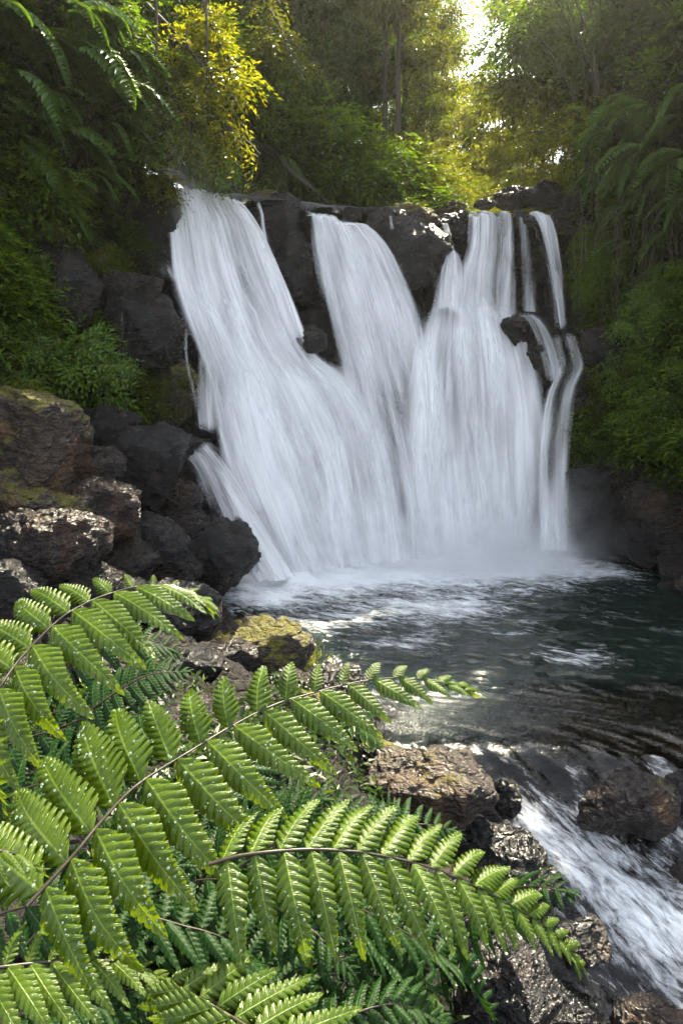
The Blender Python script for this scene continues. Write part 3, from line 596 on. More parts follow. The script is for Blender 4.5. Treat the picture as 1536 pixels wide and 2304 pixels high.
BL = [
 (1400, 1610, 240, 60, 5.25, 'rock_tan', 'amber rock just under the water surface at the right side of the pool', 130, .9, .05),
 (1500, 1560, 160, 40, 5.6, 'rock_tan', 'submerged tawny rock at the right edge of the pool', 131, .9, 0),
 (1290, 1670, 150, 50, 4.8, 'rock_brown', 'dark submerged rock just above the outlet rapids', 132, .9, .1),
 (1480, 1680, 170, 60, 4.75, 'rock_brown', 'brown submerged rock at the right behind the rapids boulder', 133, .9, .1),
 (520, 1500, 170, 110, 5.2, 'rock', 'dark rock behind the uppermost leaflets of the large frond', 118, .9, .1),
 (640, 1560, 150, 90, 4.7, 'rock', 'black rock at the shore behind the middle of the large frond', 119, .9, .1),
 (330, 1560, 190, 130, 4.6, 'rock', 'black rock between the upper left frond and the large frond', 120, .9, .1),
 (700, 1620, 130, 110, 4.3, 'rock_moss', 'mossy rock behind the right half of the large frond', 121, .9, .1),
 (790, 1730, 120, 120, 3.7, 'rock', 'black rock touching the left side of the tan boulder', 122, .9, .1),
 (1270, 492, 60, 60, 11.1, 'rock', 'black rock at the right end of the lip under the hanging roots', 111, .9, .1),
 (1300, 470, 90, 60, 11.0, 'rock', 'shadowed rock at the foot of the right-hand thicket', 112, .9, .1),
 (1020, 468, 50, 22, 11.6, 'rock_moss', 'low mossy stone in the river just above the lip', 113, .9, .1),
 (1090, 462, 44, 20, 11.7, 'rock', 'small dark stone breaking the river above the right waterfall', 114, .9, .1),
 (1040, 500, 26, 40, 11.05, 'rock', 'narrow black stone at the left edge of the right waterfall', 115, .9, .1),
 (590, 448, 60, 26, 10.6, 'rock_moss', 'mossy stone on the lip right of the broad waterfall', 116, .9, .1),
 (730, 468, 40, 16, 10.95, 'rock', 'flat wet stone in the lip of the central waterfall', 117, .9, .1),
 (150, 1130, 200, 200, 7.1, 'rock', 'black rock in the deep shade between the mossy boulder and the dark angular boulder', 101, .9, .1),
 (270, 1280, 160, 120, 6.6, 'rock', 'black rock low between the rough brown and the waterline boulders', 102, .9, .2),
 (20, 1240, 140, 140, 5.6, 'rock', 'black shaded rock at the left edge under the tawny rock', 103, .9, .1),
 (230, 960, 170, 90, 7.9, 'rock', 'dark rock under the lowest left bushes', 104, .9, .1),
 (380, 1290, 120, 90, 7.2, 'rock', 'dark stone at the shore left of the waterline boulder', 105, .9, .1),
 (90, 1390, 190, 120, 5.3, 'rock', 'dark rock under the leaflets of the upper left frond', 106, .9, .1),
 (220, 1420, 180, 110, 5.4, 'rock_brown', 'brown rock glimpsed between leaflets of the upper left frond', 107, .9, .1),
 (380, 1470, 160, 100, 5.3, 'rock', 'dark flat rock above the tips of the large frond leaflets', 108, .9, .1),
 (740, 1530, 140, 60, 5.0, 'rock', 'low wet rock at the shore behind the large frond', 109, .9, .1),
 (780, 1640, 140, 120, 4.2, 'rock', 'dark rock just behind the lower leaflets of the large frond', 110, .9, .1),
 # left bank
 (70, 985, 215, 215, 6.6, 'rock_moss', 'huge mossy boulder with yellow-green moss at the left edge', 1, .9, .2),
 (60, 1120, 180, 120, 6.3, 'rock_moss', 'brown mossy rock wedged under the huge mossy boulder', 2, .9, -.2),
 (230, 1150, 190, 160, 6.7, 'rock_brown', 'large dark angular boulder in the middle of the left bank pile', 3, .9, .25),
 (195, 1050, 130, 110, 7.0, 'rock_brown', 'light brown rock between the mossy boulder and the black slab', 4, .9, .1),
 (320, 1060, 200, 150, 7.8, 'rock', 'black slab boulder with a sunlit brown ridge beside the side cascade', 5, .9, .45),
 (105, 1230, 230, 160, 5.8, 'rock_brown', 'rough brown boulder at lower left just above the upper fern frond', 6, .9, .35),
 (330, 1235, 150, 130, 7.1, 'rock', 'glistening black boulder between the bank pile and the waterline boulder', 7, .9, -.3),
 (470, 1250, 180, 170, 7.9, 'rock', 'smooth wet boulder at the waterline left of the pool', 8, 1., .3),
 (415, 1180, 90, 70, 7.8, 'rock_brown', 'small knobbly brown rock perched on the waterline boulder', 9, .9, 0),
 (160, 1170, 110, 90, 6.3, 'rock_moss', 'tawny rock in the shade below the mossy boulder', 10, .9, 0),
 (385, 1000, 120, 70, 8.2, 'rock', 'low black rock behind the slab at the foot of the side cascade', 11, .9, 0),
 (20, 1330, 160, 110, 5.2, 'rock', 'dark rock at the left edge behind the upper frond', 12, .9, 0),
 (190, 1330, 180, 110, 5.8, 'rock', 'black rock showing behind the tips of the upper fern frond', 13, .9, 0),
 (410, 1120, 70, 90, 8.0, 'rock_brown', 'rusty brown stone right of the black slab', 14, .9, 0),
 (160, 665, 150, 130, 8.2, 'rock', 'square blue-grey boulder jutting from the left cliff', 15, .8, -.15),
 (325, 735, 130, 170, 8.65, 'rock', 'large black boulder with fractured face left of the falls', 16, .8, .5),
 (285, 655, 130, 70, 8.6, 'rock_brown', 'brown ledge rock above the large fractured boulder', 17, .9, .2),
 (130, 575, 110, 70, 8.3, 'rock', 'dark rock under the ferns high on the left cliff', 18, .9, 0),
 (345, 500, 90, 170, 9.6, 'rock', 'tall black wet rock at the left end of the lip', 19, .7, 0),
 (335, 590, 70, 80, 9.3, 'rock', 'dark rock ledge under the left edge of the broad waterfall', 20, .8, 0),
 (240, 800, 150, 90, 8.5, 'rock', 'shadowed rock below the square blue-grey boulder', 22, .8, 0),
 (385, 890, 110, 150, 9.0, 'rock_moss', 'mossy wet ledge behind the long thin strand of water', 23, .6, 0),
 (300, 1370, 150, 100, 5.8, 'rock', 'low dark boulder on the shore above the central fern', 24, .9, .3),
 (410, 1400, 150, 90, 6.1, 'rock', 'slanted grey shore rock beside the yellow-green moss', 25, .9, .6),
 (475, 1455, 160, 90, 5.8, 'rock_moss', 'moss covered shore rock below the slanted grey rock', 26, .9, .2),
 (572, 1437, 90, 62, 6.2, 'rock', 'rounded black rock at the edge of the pool', 27, .9, .1),
 (620, 1490, 130, 60, 5.8, 'rock_moss', 'flat mossy rock at the shore behind the bright leaflets', 28, .9, .2),
 (430, 1345, 90, 60, 6.9, 'rock', 'small dark rock behind the tip of the upper frond', 29, .9, .2),
 # foreground stream
 (960, 1765, 290, 165, 3.45, 'rock_tan', 'big tan boulder with yellow moss patches in the stream mouth', 30, .9, .12),
 (1405, 1810, 205, 150, 3.95, 'rock_brown', 'glistening brown boulder in the middle of the outlet rapids', 31, .9, .25),
 (1140, 1795, 60, 80, 3.6, 'rock', 'small dark wet stone touching the right side of the tan boulder', 32, .9, .2),
 (1165, 1970, 190, 200, 3.15, 'rock', 'long black wet boulder sloping beside the white water', 33, .9, .75),
 (1300, 2120, 120, 110, 3.1, 'rock', 'faceted black stone at the left edge of the white water', 34, .9, .4),
 (1130, 2220, 260, 210, 2.6, 'rock', 'large glossy black boulder at the bottom behind the right fern frond', 35, .9, .15),
 (1470, 2330, 200, 150, 2.95, 'rock_brown', 'rough brown stone under thin water at the bottom right', 36, .9, .2),
 (1540, 1985, 110, 80, 3.75, 'rock_brown', 'wet brown rock at the right edge of the white water', 37, .9, 0),
 (1060, 1890, 130, 90, 3.3, 'rock', 'dark stone below the tan boulder', 39, .9, .2),
 (980, 2060, 220, 200, 2.6, 'rock', 'shaded black boulder behind the right fern frond leaflets', 40, .9, 0),
 (1530, 1790, 80, 90, 4.1, 'rock', 'dark rock cut by the right edge beside the rapids', 41, .9, 0),
 (1290, 2310, 110, 90, 2.8, 'rock', 'dark stone at the bottom edge between the boulders', 42, .9, 0),
 # lip
 (792, 483, 40, 30, 10.9, 'rock', 'small pointed dark rock on the lip of the central waterfall', 50, 1., .3),
 (860, 500, 75, 45, 10.75, 'rock', 'low dark rock on the lip right of the central waterfall', 51, 1., 0),
 (928, 490, 90, 44, 10.9, 'rock_moss', 'mossy round rock on the lip between central and right waterfalls', 52, 1., 0),
 (935, 575, 120, 150, 10.7, 'rock', 'massive black rock face under the mossy lip rock', 53, .7, .2),
 (870, 530, 80, 70, 10.75, 'rock', 'black rock under the low rock beside the central waterfall', 54, .7, .3),
 (1015, 505, 55, 50, 11.0, 'rock', 'dark wet rock parting the water at the top right', 55, .8, 0),
 (1155, 447, 70, 40, 11.9, 'rock', 'dark rounded boulder in the river above the right waterfall', 56, 1., 0),
 (1225, 445, 90, 44, 11.7, 'rock', 'long dark boulder on the right above the narrow waterfall', 57, 1., -.2),
 (1170, 500, 40, 36, 11.1, 'rock', 'black rock between the right and the narrow far right waterfalls at the lip', 58, .8, 0),
 (620, 505, 120, 110, 10.5, 'rock', 'jagged black rock between the broad and central waterfalls at the lip', 59, .5, .35),
 (665, 610, 80, 150, 10.5, 'rock', 'dark mossy rock face in the gap between broad and central waterfalls', 60, .5, .1),
 (700, 765, 60, 50, 9.65, 'rock', 'small wet rock peeking out where the broad waterfall splits', 61, .8, .2),
 (1165, 738, 62, 62, 10.1, 'rock', 'black wet rock beside the rounded dome of water', 62, .8, .4),
 (1215, 800, 60, 100, 10.1, 'rock', 'dark ribbed rock between the dome and the narrow waterfall', 63, .8, .6),
 (1365, 785, 120, 80, 9.7, 'rock', 'grey wet boulder on the right cliff beside the cascade', 64, .9, .1),
 (1400, 850, 110, 90, 9.5, 'rock', 'dark boulder under the grey wet boulder on the right', 65, .9, 0),
 (1345, 1070, 120, 60, 9.5, 'rock', 'flat pale grey wet rock low on the right cliff', 66, .9, .1),
 (1420, 1060, 100, 60, 9.3, 'rock_brown', 'small grey-brown rock right of the flat pale wet rock', 67, .9, 0),
 (1490, 1130, 150, 130, 8.9, 'rock_brown', 'orange-brown boulder at the right edge above the pool', 68, .9, .2),
 (1480, 1210, 150, 110, 8.9, 'rock', 'black boulder at the waterline under the orange-brown boulder', 69, .9, 0),
 (1330, 1200, 150, 90, 9.8, 'rock', 'dark boulder in the mist at the right foot of the falls', 70, .9, 0),
 (1410, 1210, 110, 80, 9.5, 'rock', 'black rock at the waterline beside the misty boulder', 71, .9, 0),
 (1320, 950, 110, 210, 10.1, 'rock', 'dark wet rock wall right of the lower curtain', 72, .6, 0),
 (1500, 1000, 110, 130, 9.2, 'rock', 'shadowed rock among bushes on the right cliff', 73, .8, 0),
]
for b in BL: boulder(*b[:8], dy=b[8], tilt=b[9])

# ------------------------------------------------------------------ leaves and plants
LEAF_V = np.array([[0, 0, 0], [-.5, .45, .12], [0, 1, 0], [.5, .45, .12]]); LEAF_F = np.array([[0, 2, 1], [0, 3, 2]])
def frames(d, up):
    """columns: side, dir, normal"""
    d = unit(d); s = unit(np.cross(d, up)); n = np.cross(s, d); return s, d, n
def leaves(pos, d, up, L, W, V0=LEAF_V, F0=LEAF_F):
    s, d, n = frames(d, up); L = np.broadcast_to(L, len(pos)); W = np.broadcast_to(W, len(pos))
    V = pos[:, None]+V0[None, :, 0:1]*(s*W[:, None])[:, None]+V0[None, :, 1:2]*(d*L[:, None])[:, None]+V0[None, :, 2:3]*(n*L[:, None])[:, None]
    k = len(V0); Fc = F0[None]+(np.arange(len(pos))*k)[:, None, None]
    return V.reshape(-1, 3), Fc.reshape(-1, 3)
def crown_sprigs(cent, rad, per, L, g, droop=.5):
    k = 8; m = max(1, per//k); N = len(cent)*m; c = np.repeat(cent, m, 0); r = np.repeat(rad, m)
    ax = g.normal(size=(N, 3))*np.array([1, 1, .6]); ax[:, 2] -= droop*.6; ax = unit(ax); p = c+ax*(r*g.uniform(0, .5, N))[:, None]+g.normal(size=(N, 3))*(r*.2)[:, None]
    sl = L*g.uniform(2.5, 4.2, N); t = np.linspace(.12, 1, k)
    pos = p[:, None]+ax[:, None]*(sl[:, None]*t[None])[..., None]; pos[..., 2] -= sl[:, None]*droop*t[None]**2
    sd = unit(np.cross(ax, [0, 0, 1.])); sg = np.where(np.arange(k) % 2, 1, -1.)
    d = sd[:, None]*sg[None, :, None]+ax[:, None]*.8+g.normal(size=(N, k, 3))*.15; d[:, -1] = ax; d[..., 2] -= droop*.4
    ll = np.repeat(L*g.uniform(.7, 1.25, N), k)
    return leaves(pos.reshape(-1, 3), d.reshape(-1, 3), np.repeat(np.array([0, 0, 1.])+ax*.3, k, 0), ll, ll*.4)
def crown_leaves(cent, rad, per, L, g, droop=.4, flat=.42):
    """per leaves round each centre, hanging in sprays"""
    n = len(cent)*per
    c = np.repeat(cent, per, 0); r = np.repeat(rad, per)
    o = g.normal(size=(n, 3))*np.array([1, 1, flat]); o = o*(r*.5)[:, None]
    d = unit(o+g.normal(size=(n, 3))*r[:, None]*.5); d[:, 2] -= droop; up = np.array([0, 0, 1.])+g.normal(size=(n, 3))*.45
    ll = L*g.uniform(.6, 1.3, n)
    return leaves(c+o, d, up, ll, ll*g.uniform(.3, .5, n))
def empty(name, loc=(0, 0, 0), label=None, cat=None, group=None):
    o = bpy.data.objects.new(name, None); COL.objects.link(o); o.location = loc; o.empty_display_size = .1
    if label: o['label'] = label
    if cat: o['category'] = cat
    if group: o['group'] = group
    return o
def branchy(g, H, r0, spread, nl, start=.35, lean=(0, 0), wob=.25, sub=4, up=.5, thin=.45):
    """trunk with limbs; returns geometry and twig tips"""
    ac = Acc(); tips = []
    n = 14; t = np.linspace(0, 1, n)
    tr = np.stack([lean[0]*t**1.3*H+wob*np.cumsum(g.normal(size=n))*.12, lean[1]*t**1.3*H+wob*np.cumsum(g.normal(size=n))*.12, t*H], 1); tr[0] = 0
    ac.add(*tube(tr, r0*(1-.8*t)+.004, 8))
    for k in range(nl):
        f = start+(1-start)*(k+g.random())/nl
        j = f*(n-1); a = int(j); b = tr[a]+(tr[min(a+1, n-1)]-tr[a])*(j-a)
        th = k*2.4+g.random(); L = spread*(1.15-.7*f)*g.uniform(.75, 1.2)
        dr = np.array([math.cos(th), math.sin(th), up+g.uniform(-.25, .35)])
        m = 7; s = np.linspace(0, 1, m)
        lp = b+dr*L*s[:, None]+np.stack([g.normal(size=m).cumsum()*.03*L, g.normal(size=m).cumsum()*.03*L, -.22*L*s**2], 1)*1.0
        rr = r0*(1-.8*f)*thin
        ac.add(*tube(lp, rr*(1-.85*s)+.003, 5)); tips.append(lp[-1]); tips.append(lp[-2])
        for q in range(sub):
            a2 = g.integers(2, m-1); th2 = g.uniform(0, 6.28); L2 = L*g.uniform(.25, .5)
            d2 = unit(np.array([math.cos(th2), math.sin(th2), g.uniform(-.1, .8)])+dr*.6)
            s2 = np.linspace(0, 1, 5); bp = lp[a2]+d2*L2*s2[:, None]+np.array([0, 0, -.15*L2])*s2[:, None]**2
            ac.add(*tube(bp, rr*.4*(1-.8*s2)+.002, 4)); tips.append(bp[-1]); tips.append(bp[-2])
    tips.append(tr[-1])
    return ac.get(), np.array(tips)
def tree_proto(seed, H, r0, spread, nl, mat, L=.11, per=110, rad=.5, **kw):
    g = np.random.default_rng(seed)
    (V, Fc), tips = branchy(g, H, r0, spread, nl, **kw)
    c = tips[g.random(len(tips)) < .85]; rr = rad*g.uniform(.5, 1.25, len(c))
    LV, LF = crown_leaves(c, rr, per, L, g)
    return new_mesh('trunk', V, Fc, mats=[M['bark']]), new_mesh('crown', LV, LF, smooth=False, mats=[M[mat]])
TP = [tree_proto(101, 7.5, .14, 2.6, 13, 'leaf_dark', L=.15, per=150, rad=.62),
      tree_proto(102, 9.0, .16, 2.4, 14, 'leaf_olive', L=.14, per=150, rad=.6),
      tree_proto(103, 6.0, .10, 2.2, 12, 'leaf', L=.14, per=110, rad=.55, lean=(.12, 0)),
      tree_proto(104, 10.5, .17, 3.0, 15, 'leaf', L=.16, per=150, rad=.65),
      tree_proto(105, 5.0, .08, 1.9, 11, 'leaf_olive', L=.12, per=110, rad=.5, start=.2),
      tree_proto(106, 9.5, .13, 2.0, 9, 'leaf_olive', L=.13, per=140, rad=.5, start=.6)]
TP.append(tree_proto(107, 7.0, .10, 2.3, 12, 'leaf_sun_tint', L=.15, per=80, rad=.5, start=.25))
def put_tree(kind, x, y, s, rz, label, group='trees of the forest behind the falls', z=None):
    tr, cr = TP[kind]
    zz = float(hill_z(np.array([x]), np.array([y]))[0])-.15 if z is None else z
    o = empty('tree', (x, y, zz), label, 'tree', group); o.scale = (s, s, s); o.rotation_euler = (0, 0, rz)
    link('trunk', tr, o); link('crown', cr, o); return o
SP = []
def shrub_proto(seed, mat, H=1.0, spread=.7, L=.06, per=70, rad=.2, n=9, name='foliage', **kw):
    g = np.random.default_rng(seed)
    (V, Fc), tips = branchy(g, H, .014, spread, n, start=.08, sub=4, **kw)
    LV, LF = crown_sprigs(tips, rad*1.5*g.uniform(.6, 1.3, len(tips)), per, L, g, droop=.5)
    return new_mesh('stem', V, Fc, mats=[M['bark']]), new_mesh(name, LV, LF, smooth=False, mats=[M[mat]])
SP = {'dark': shrub_proto(201, 'leaf_dark'), 'green': shrub_proto(202, 'leaf', L=.085, per=50), 'olive': shrub_proto(203, 'leaf_olive'), 'yellow': shrub_proto(204, 'leaf_yellow', L=.065, per=50),
      'leafy': shrub_proto(205, 'leaf', L=.12, per=30)}
def put_shrub(kind, loc, s, rz, label, group=None, tilt=(0, 0), cat='shrub'):
    st, fo = SP[kind]
    o = empty('shrub', loc, label, cat, group); o.scale = (s, s, s); o.rotation_euler = (tilt[0], tilt[1], rz)
    link('stem', st, o); link('foliage', fo, o); return o

# pinnate fronds for the cliff ferns
def frond_geo(seed, L=.8, n=19, w=.28, droop=.55, rise=.35, lw=.062):
    g = np.random.default_rng(seed); t = np.linspace(0, 1, 16)
    st = np.stack([.04*np.sin(t*2+seed), L*(t-.12*t**2), L*(rise*t-(rise+droop)*t**2)], 1)
    ac = Acc(); ac.add(*tube(st, .006*(1-.8*t)+.001, 4)); V, Fc = ac.get()
    tt = np.linspace(.12, .98, n); pos = np.stack([np.interp(tt, t, st[:, k]) for k in range(3)], 1)
    tg = unit(np.stack([np.interp(tt, t, np.gradient(st[:, k])) for k in range(3)], 1))
    prof = np.sin(np.pi*np.clip(tt*.86+.14, 0, 1))**.7
    LV = np.array([[0, 0, 0], [-.45, .2, .02], [-.5, .5, .04], [0, .5, -.0], [0, 1, -.16], [.5, .5, .04], [.45, .2, .02]])
    LF = np.array([[0, 3, 2], [0, 2, 1], [3, 4, 2], [0, 6, 5], [0, 5, 3], [3, 5, 4]])
    vs, fs, k = [V], [np.stack([Fc[:, 0], Fc[:, 1], Fc[:, 2]], 1), np.stack([Fc[:, 0], Fc[:, 2], Fc[:, 3]], 1)], len(V)
    for sd in (-1, 1):
        side = unit(np.cross(tg, [0, 0, 1.]))*sd
        d = unit(side+tg*.45+np.array([0, 0, -.25])+g.normal(size=side.shape)*.06)
        up = unit(np.cross(side*sd, tg))+side*.0
        a, b = leaves(pos, d, np.tile([0, 0, 1.], (n, 1)), w*prof, lw*np.ones(n), LV, LF)
        vs.append(a); fs.append(b+k); k += len(a)
    return np.concatenate(vs), np.concatenate(fs)
FR = [new_mesh('frond', *frond_geo(s, L=l, w=w, droop=d, rise=r), smooth=False, mats=[M['leaf_fern']]) for s, l, w, d, r in [(1, .68, .21, .6, .35), (2, .56, .18, .8, .2), (3, .75, .22, .55, .4)]]
def put_fern(loc, s, rz, n, label, group=None, spread=1.5, seed=0, pitch=0):
    g = np.random.default_rng(seed+300); o = empty('hanging_fern', loc, label, 'fern', group); o.rotation_euler = (0, 0, rz); o.scale = (s, s, s)
    for k in range(n):
        f = link('frond', FR[(k+seed) % 3], o); a = (k+.5)/n-.5
        f.rotation_euler = (pitch+g.uniform(-.5, .35), g.uniform(-.3, .3), a*2*spread+g.uniform(-.2, .2)); q = g.uniform(.7, 1.1); f.scale = (q, q, q)
    return o

# ground cover hugging the cliffs (uncountable)
def cover(i0, i1, z0, z1, n, mat, seed, L=.06, dens=0.35, out=.25, keep=None):
    g = np.random.default_rng(seed)
    i = g.uniform(i0, i1, n); z = g.uniform(z0, z1, n)
    p, nn, bk = cliff_pt(i, z); dd = rocky(p, .42)
    m = fbm(p*1.1+seed, 3)+dens > g.uniform(0, .35, n)
    if keep is not None: m &= keep(p)
    p, nn, dd = p[m], nn[m], dd[m]
    p[:, :2] += nn*(dd+g.uniform(.0, out, len(p)))[:, None]
    # each point is a drooping sprig with nine leaflets
    k = 9; N = len(p)
    ax = np.concatenate([nn, np.zeros((N, 1))], 1)*.8+g.normal(size=(N, 3))*.5; ax[:, 2] -= .45; ax = unit(ax)
    sl = L*g.uniform(2.2, 4.5, N)
    t = np.linspace(.15, 1, k)
    pos = p[:, None]+ax[:, None]*(sl[:, None]*t[None])[..., None]; pos[..., 2] -= (sl[:, None]*.35*t[None]**2)
    sd = unit(np.cross(ax, [0, 0, 1.])); sg = np.where(np.arange(k) % 2, 1, -1.)
    d = sd[:, None]*sg[None, :, None]+ax[:, None]*.7+g.normal(size=(N, k, 3))*.25; d[:, -1] = ax
    up = np.array([0, 0, 1.])+ax*.3
    ll = np.repeat(L*g.uniform(.7, 1.3, N), k)
    V, Fc = leaves(pos.reshape(-1, 3), d.reshape(-1, 3), np.repeat(up, k, 0), ll, ll*.42)
    return V, Fc
def cover_obj(name, label, cat, specs, mat):
    ac = Acc()
    for sp in specs: ac.add(*cover(*sp[0], **sp[1]))
    V, Fc = ac.get(); link(name, new_mesh(name, V, Fc, smooth=False, mats=[M[mat]]), label=label, cat=cat, kind='stuff')
iL = int(np.argmin(np.abs(PLN[:, 0]+2.95)+ (PLN[:, 1] > 10)*9)); iR = int(np.argmin(np.abs(PLN[:, 0]-3.9)+(PLN[:, 1] < 10.9)*9))
iL0 = int(np.argmin(np.abs(PLN[:, 1]-6.2)+(PLN[:, 0] > 0)*9)); iR0 = int(np.argmin(np.abs(PLN[:, 1]-7.6)+(PLN[:, 0] < 0)*9))
CLEAR_L = lambda p: ~((p[:, 2] < 2.1))
cover_obj('leafy_creepers', 'dense dark leafy creepers covering the left cliff', 'creepers', [((iL0, iL, 5.2, 9.4, 5000, None, 1), dict(L=.105)), ((iL0, iL, 1.9, 5.2, 3800, None, 2), dict(L=.085, dens=.3, keep=CLEAR_L))], 'leaf_dark')
cover_obj('leafy_creepers', 'brighter green creepers with small leaves on the lower left cliff', 'creepers', [((iL0, iL-8, 2.2, 5.0, 5000, None, 3), dict(L=.095, dens=.22, out=.4)), ((iL0, iL, 4.5, 7.4, 2000, None, 4), dict(L=.11, dens=-.05, out=.5))], 'leaf')
cover_obj('leafy_creepers', 'dense dark leafy creepers covering the right cliff', 'creepers', [((iR, iR0, 4.6, 9.4, 4800, None, 5), dict(L=.105)), ((iR+10, iR0, 1.4, 4.6, 4300, None, 6), dict(L=.09, dens=.3))], 'leaf_dark')
cover_obj('leafy_creepers', 'brighter green small-leaved creepers low on the right cliff', 'creepers', [((iR+14, iR0, 1.7, 5.2, 5200, None, 7), dict(L=.09, dens=.22, out=.45)), ((iR, iR0, 4.5, 7.4, 2000, None, 8), dict(L=.11, dens=-.1, out=.5))], 'leaf')

# forest behind
spots = [(1115, 20.5, 6, 1.1), (855, 12.9, 5, .85), (885, 12.6, 5, .9), (640, 12.9, 5, .9), (1075, 26, 5, 1.), # px, Y, kind, scale
 (560, 13.0, 0, .75), (640, 14.5, 0, .9), (730, 13.2, 0, .7), (820, 15.0, 3, .8), (900, 14.5, 1, .75), (700, 17.5, 3, .95), (500, 15, 0, 1.0), (430, 13, 2, .9), (600, 20, 3, 1.1), (780, 20, 3, 1.0), (880, 22, 1, 1.1), (950, 19, 1, .85), (520, 18, 3, 1.0), (400, 17, 3, 1.1),
 (960, 27, 1, .95), (1040, 30, 4, 1.2), (1110, 28, 1, .75), (1180, 24, 4, 1.1), (1000, 24, 4, .9), (1090, 21, 4, .7), (1160, 19, 4, .75), (1240, 20, 1, .9), (1300, 17.5, 1, .8), (1240, 15.2, 4, .8), (1330, 15, 1, .8), (1400, 16, 3, .9), (1460, 14.5, 3, .85), (1530, 16, 3, 1.), (1380, 20, 3, 1.1), (1490, 20, 3, 1.2), (1290, 24, 3, 1.05), (300, 15, 3, 1.1), (350, 21, 3, 1.3), (680, 25, 3, 1.3), (820, 27, 3, 1.25),
 (1010, 34, 3, .9), (1130, 35, 3, .9), (1070, 38, 1, 1.1), (1200, 32, 3, 1.0), (930, 33, 3, 1.1)]
adj = {0: 'dark broad-crowned', 1: 'tall olive-green', 2: 'leaning green', 3: 'tall green', 4: 'low spreading sunlit', 5: 'bare-stemmed', 6: 'airy sun-tinted'}
for k, (px, Y, kd, s) in enumerate(spots):
    if 940 < px < 1215 and Y >= 19: kd = 6; s = s*(.93 if 970 < px < 1090 else 1.05)  # gap trees take the leaf colour with sunlight painted in
    x = (px-768)/F*Y*1.02
    where = [w for a, w in ((380, 'above the left end of the lip'), (460, 'behind the yellow-green branches'), (540, 'above the broad left waterfall'), (610, 'just right of the yellow-green branches'), (665, 'above the rock between broad and central waterfalls'), (720, 'above the left edge of the central waterfall'), (800, 'above the middle of the central waterfall'), (870, 'above the low dark lip rock'), (940, 'above the mossy lip rock'), (985, 'at the left rim of the sunlit gap'), (1050, 'in the left half of the sunlit gap'), (1120, 'in the right half of the sunlit gap'), (1220, 'at the right rim of the sunlit gap'), (1320, 'above the narrow right waterfall'), (1420, 'behind the dark thin stems on the right'), (9999, 'at the right edge behind the ferns')) if px < a][0]
    dist = 'nearest' if Y < 13.1 else 'near' if Y < 16 else ('midway back' if Y < 24 else 'far back' if Y < 33 else 'farthest back')
    top = 2.6+Y*.50-ZL-.3*(Y-11)*.0
    put_tree(kd, x, Y, s*(.72 if Y < 16 and kd != 5 else .62 if Y < 16 else .9), k*1.7, f'{adj[kd]} tree {where}, {dist}')
# undergrowth behind the lip
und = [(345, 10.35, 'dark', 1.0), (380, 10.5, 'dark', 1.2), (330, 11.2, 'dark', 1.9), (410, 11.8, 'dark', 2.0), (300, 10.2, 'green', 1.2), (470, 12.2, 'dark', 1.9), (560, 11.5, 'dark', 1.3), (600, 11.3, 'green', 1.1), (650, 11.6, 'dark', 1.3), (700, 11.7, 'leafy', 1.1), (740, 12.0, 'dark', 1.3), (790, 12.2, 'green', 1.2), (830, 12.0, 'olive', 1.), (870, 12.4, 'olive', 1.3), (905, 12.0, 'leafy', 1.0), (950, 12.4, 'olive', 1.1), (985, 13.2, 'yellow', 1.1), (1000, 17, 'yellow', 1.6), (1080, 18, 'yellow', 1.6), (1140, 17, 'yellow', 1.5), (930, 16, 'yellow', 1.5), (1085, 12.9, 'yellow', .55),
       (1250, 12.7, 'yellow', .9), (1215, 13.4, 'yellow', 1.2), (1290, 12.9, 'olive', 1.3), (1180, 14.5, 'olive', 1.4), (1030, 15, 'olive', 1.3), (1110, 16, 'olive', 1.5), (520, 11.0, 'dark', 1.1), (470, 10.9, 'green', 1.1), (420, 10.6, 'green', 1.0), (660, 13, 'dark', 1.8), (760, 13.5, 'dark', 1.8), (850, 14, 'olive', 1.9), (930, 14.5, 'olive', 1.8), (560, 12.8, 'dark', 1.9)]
nm = {'dark': 'dark green', 'green': 'mid green', 'olive': 'olive', 'yellow': 'yellow sun-tinted', 'leafy': 'large-leaved'}  # yellow shrubs lighten the gap, sunlight put into their leaf colour
for k, (px, Y, kd, s) in enumerate(und):
    x = (px-768)/F*Y*1.02
    where = 'behind the broad left waterfall' if px < 640 else 'behind the central waterfall' if px < 870 else 'on the bank left of the upper river' if px < 1010 else 'at the upper river' if px < 1200 else 'on the right bank above the narrow waterfall'
    z = float(hill_z(np.array([x]), np.array([Y]))[0])-.1
    put_shrub(kd, (x, Y, z), s, k*2.1, f'{nm[kd]} shrub {where}', 'undergrowth behind the lip')

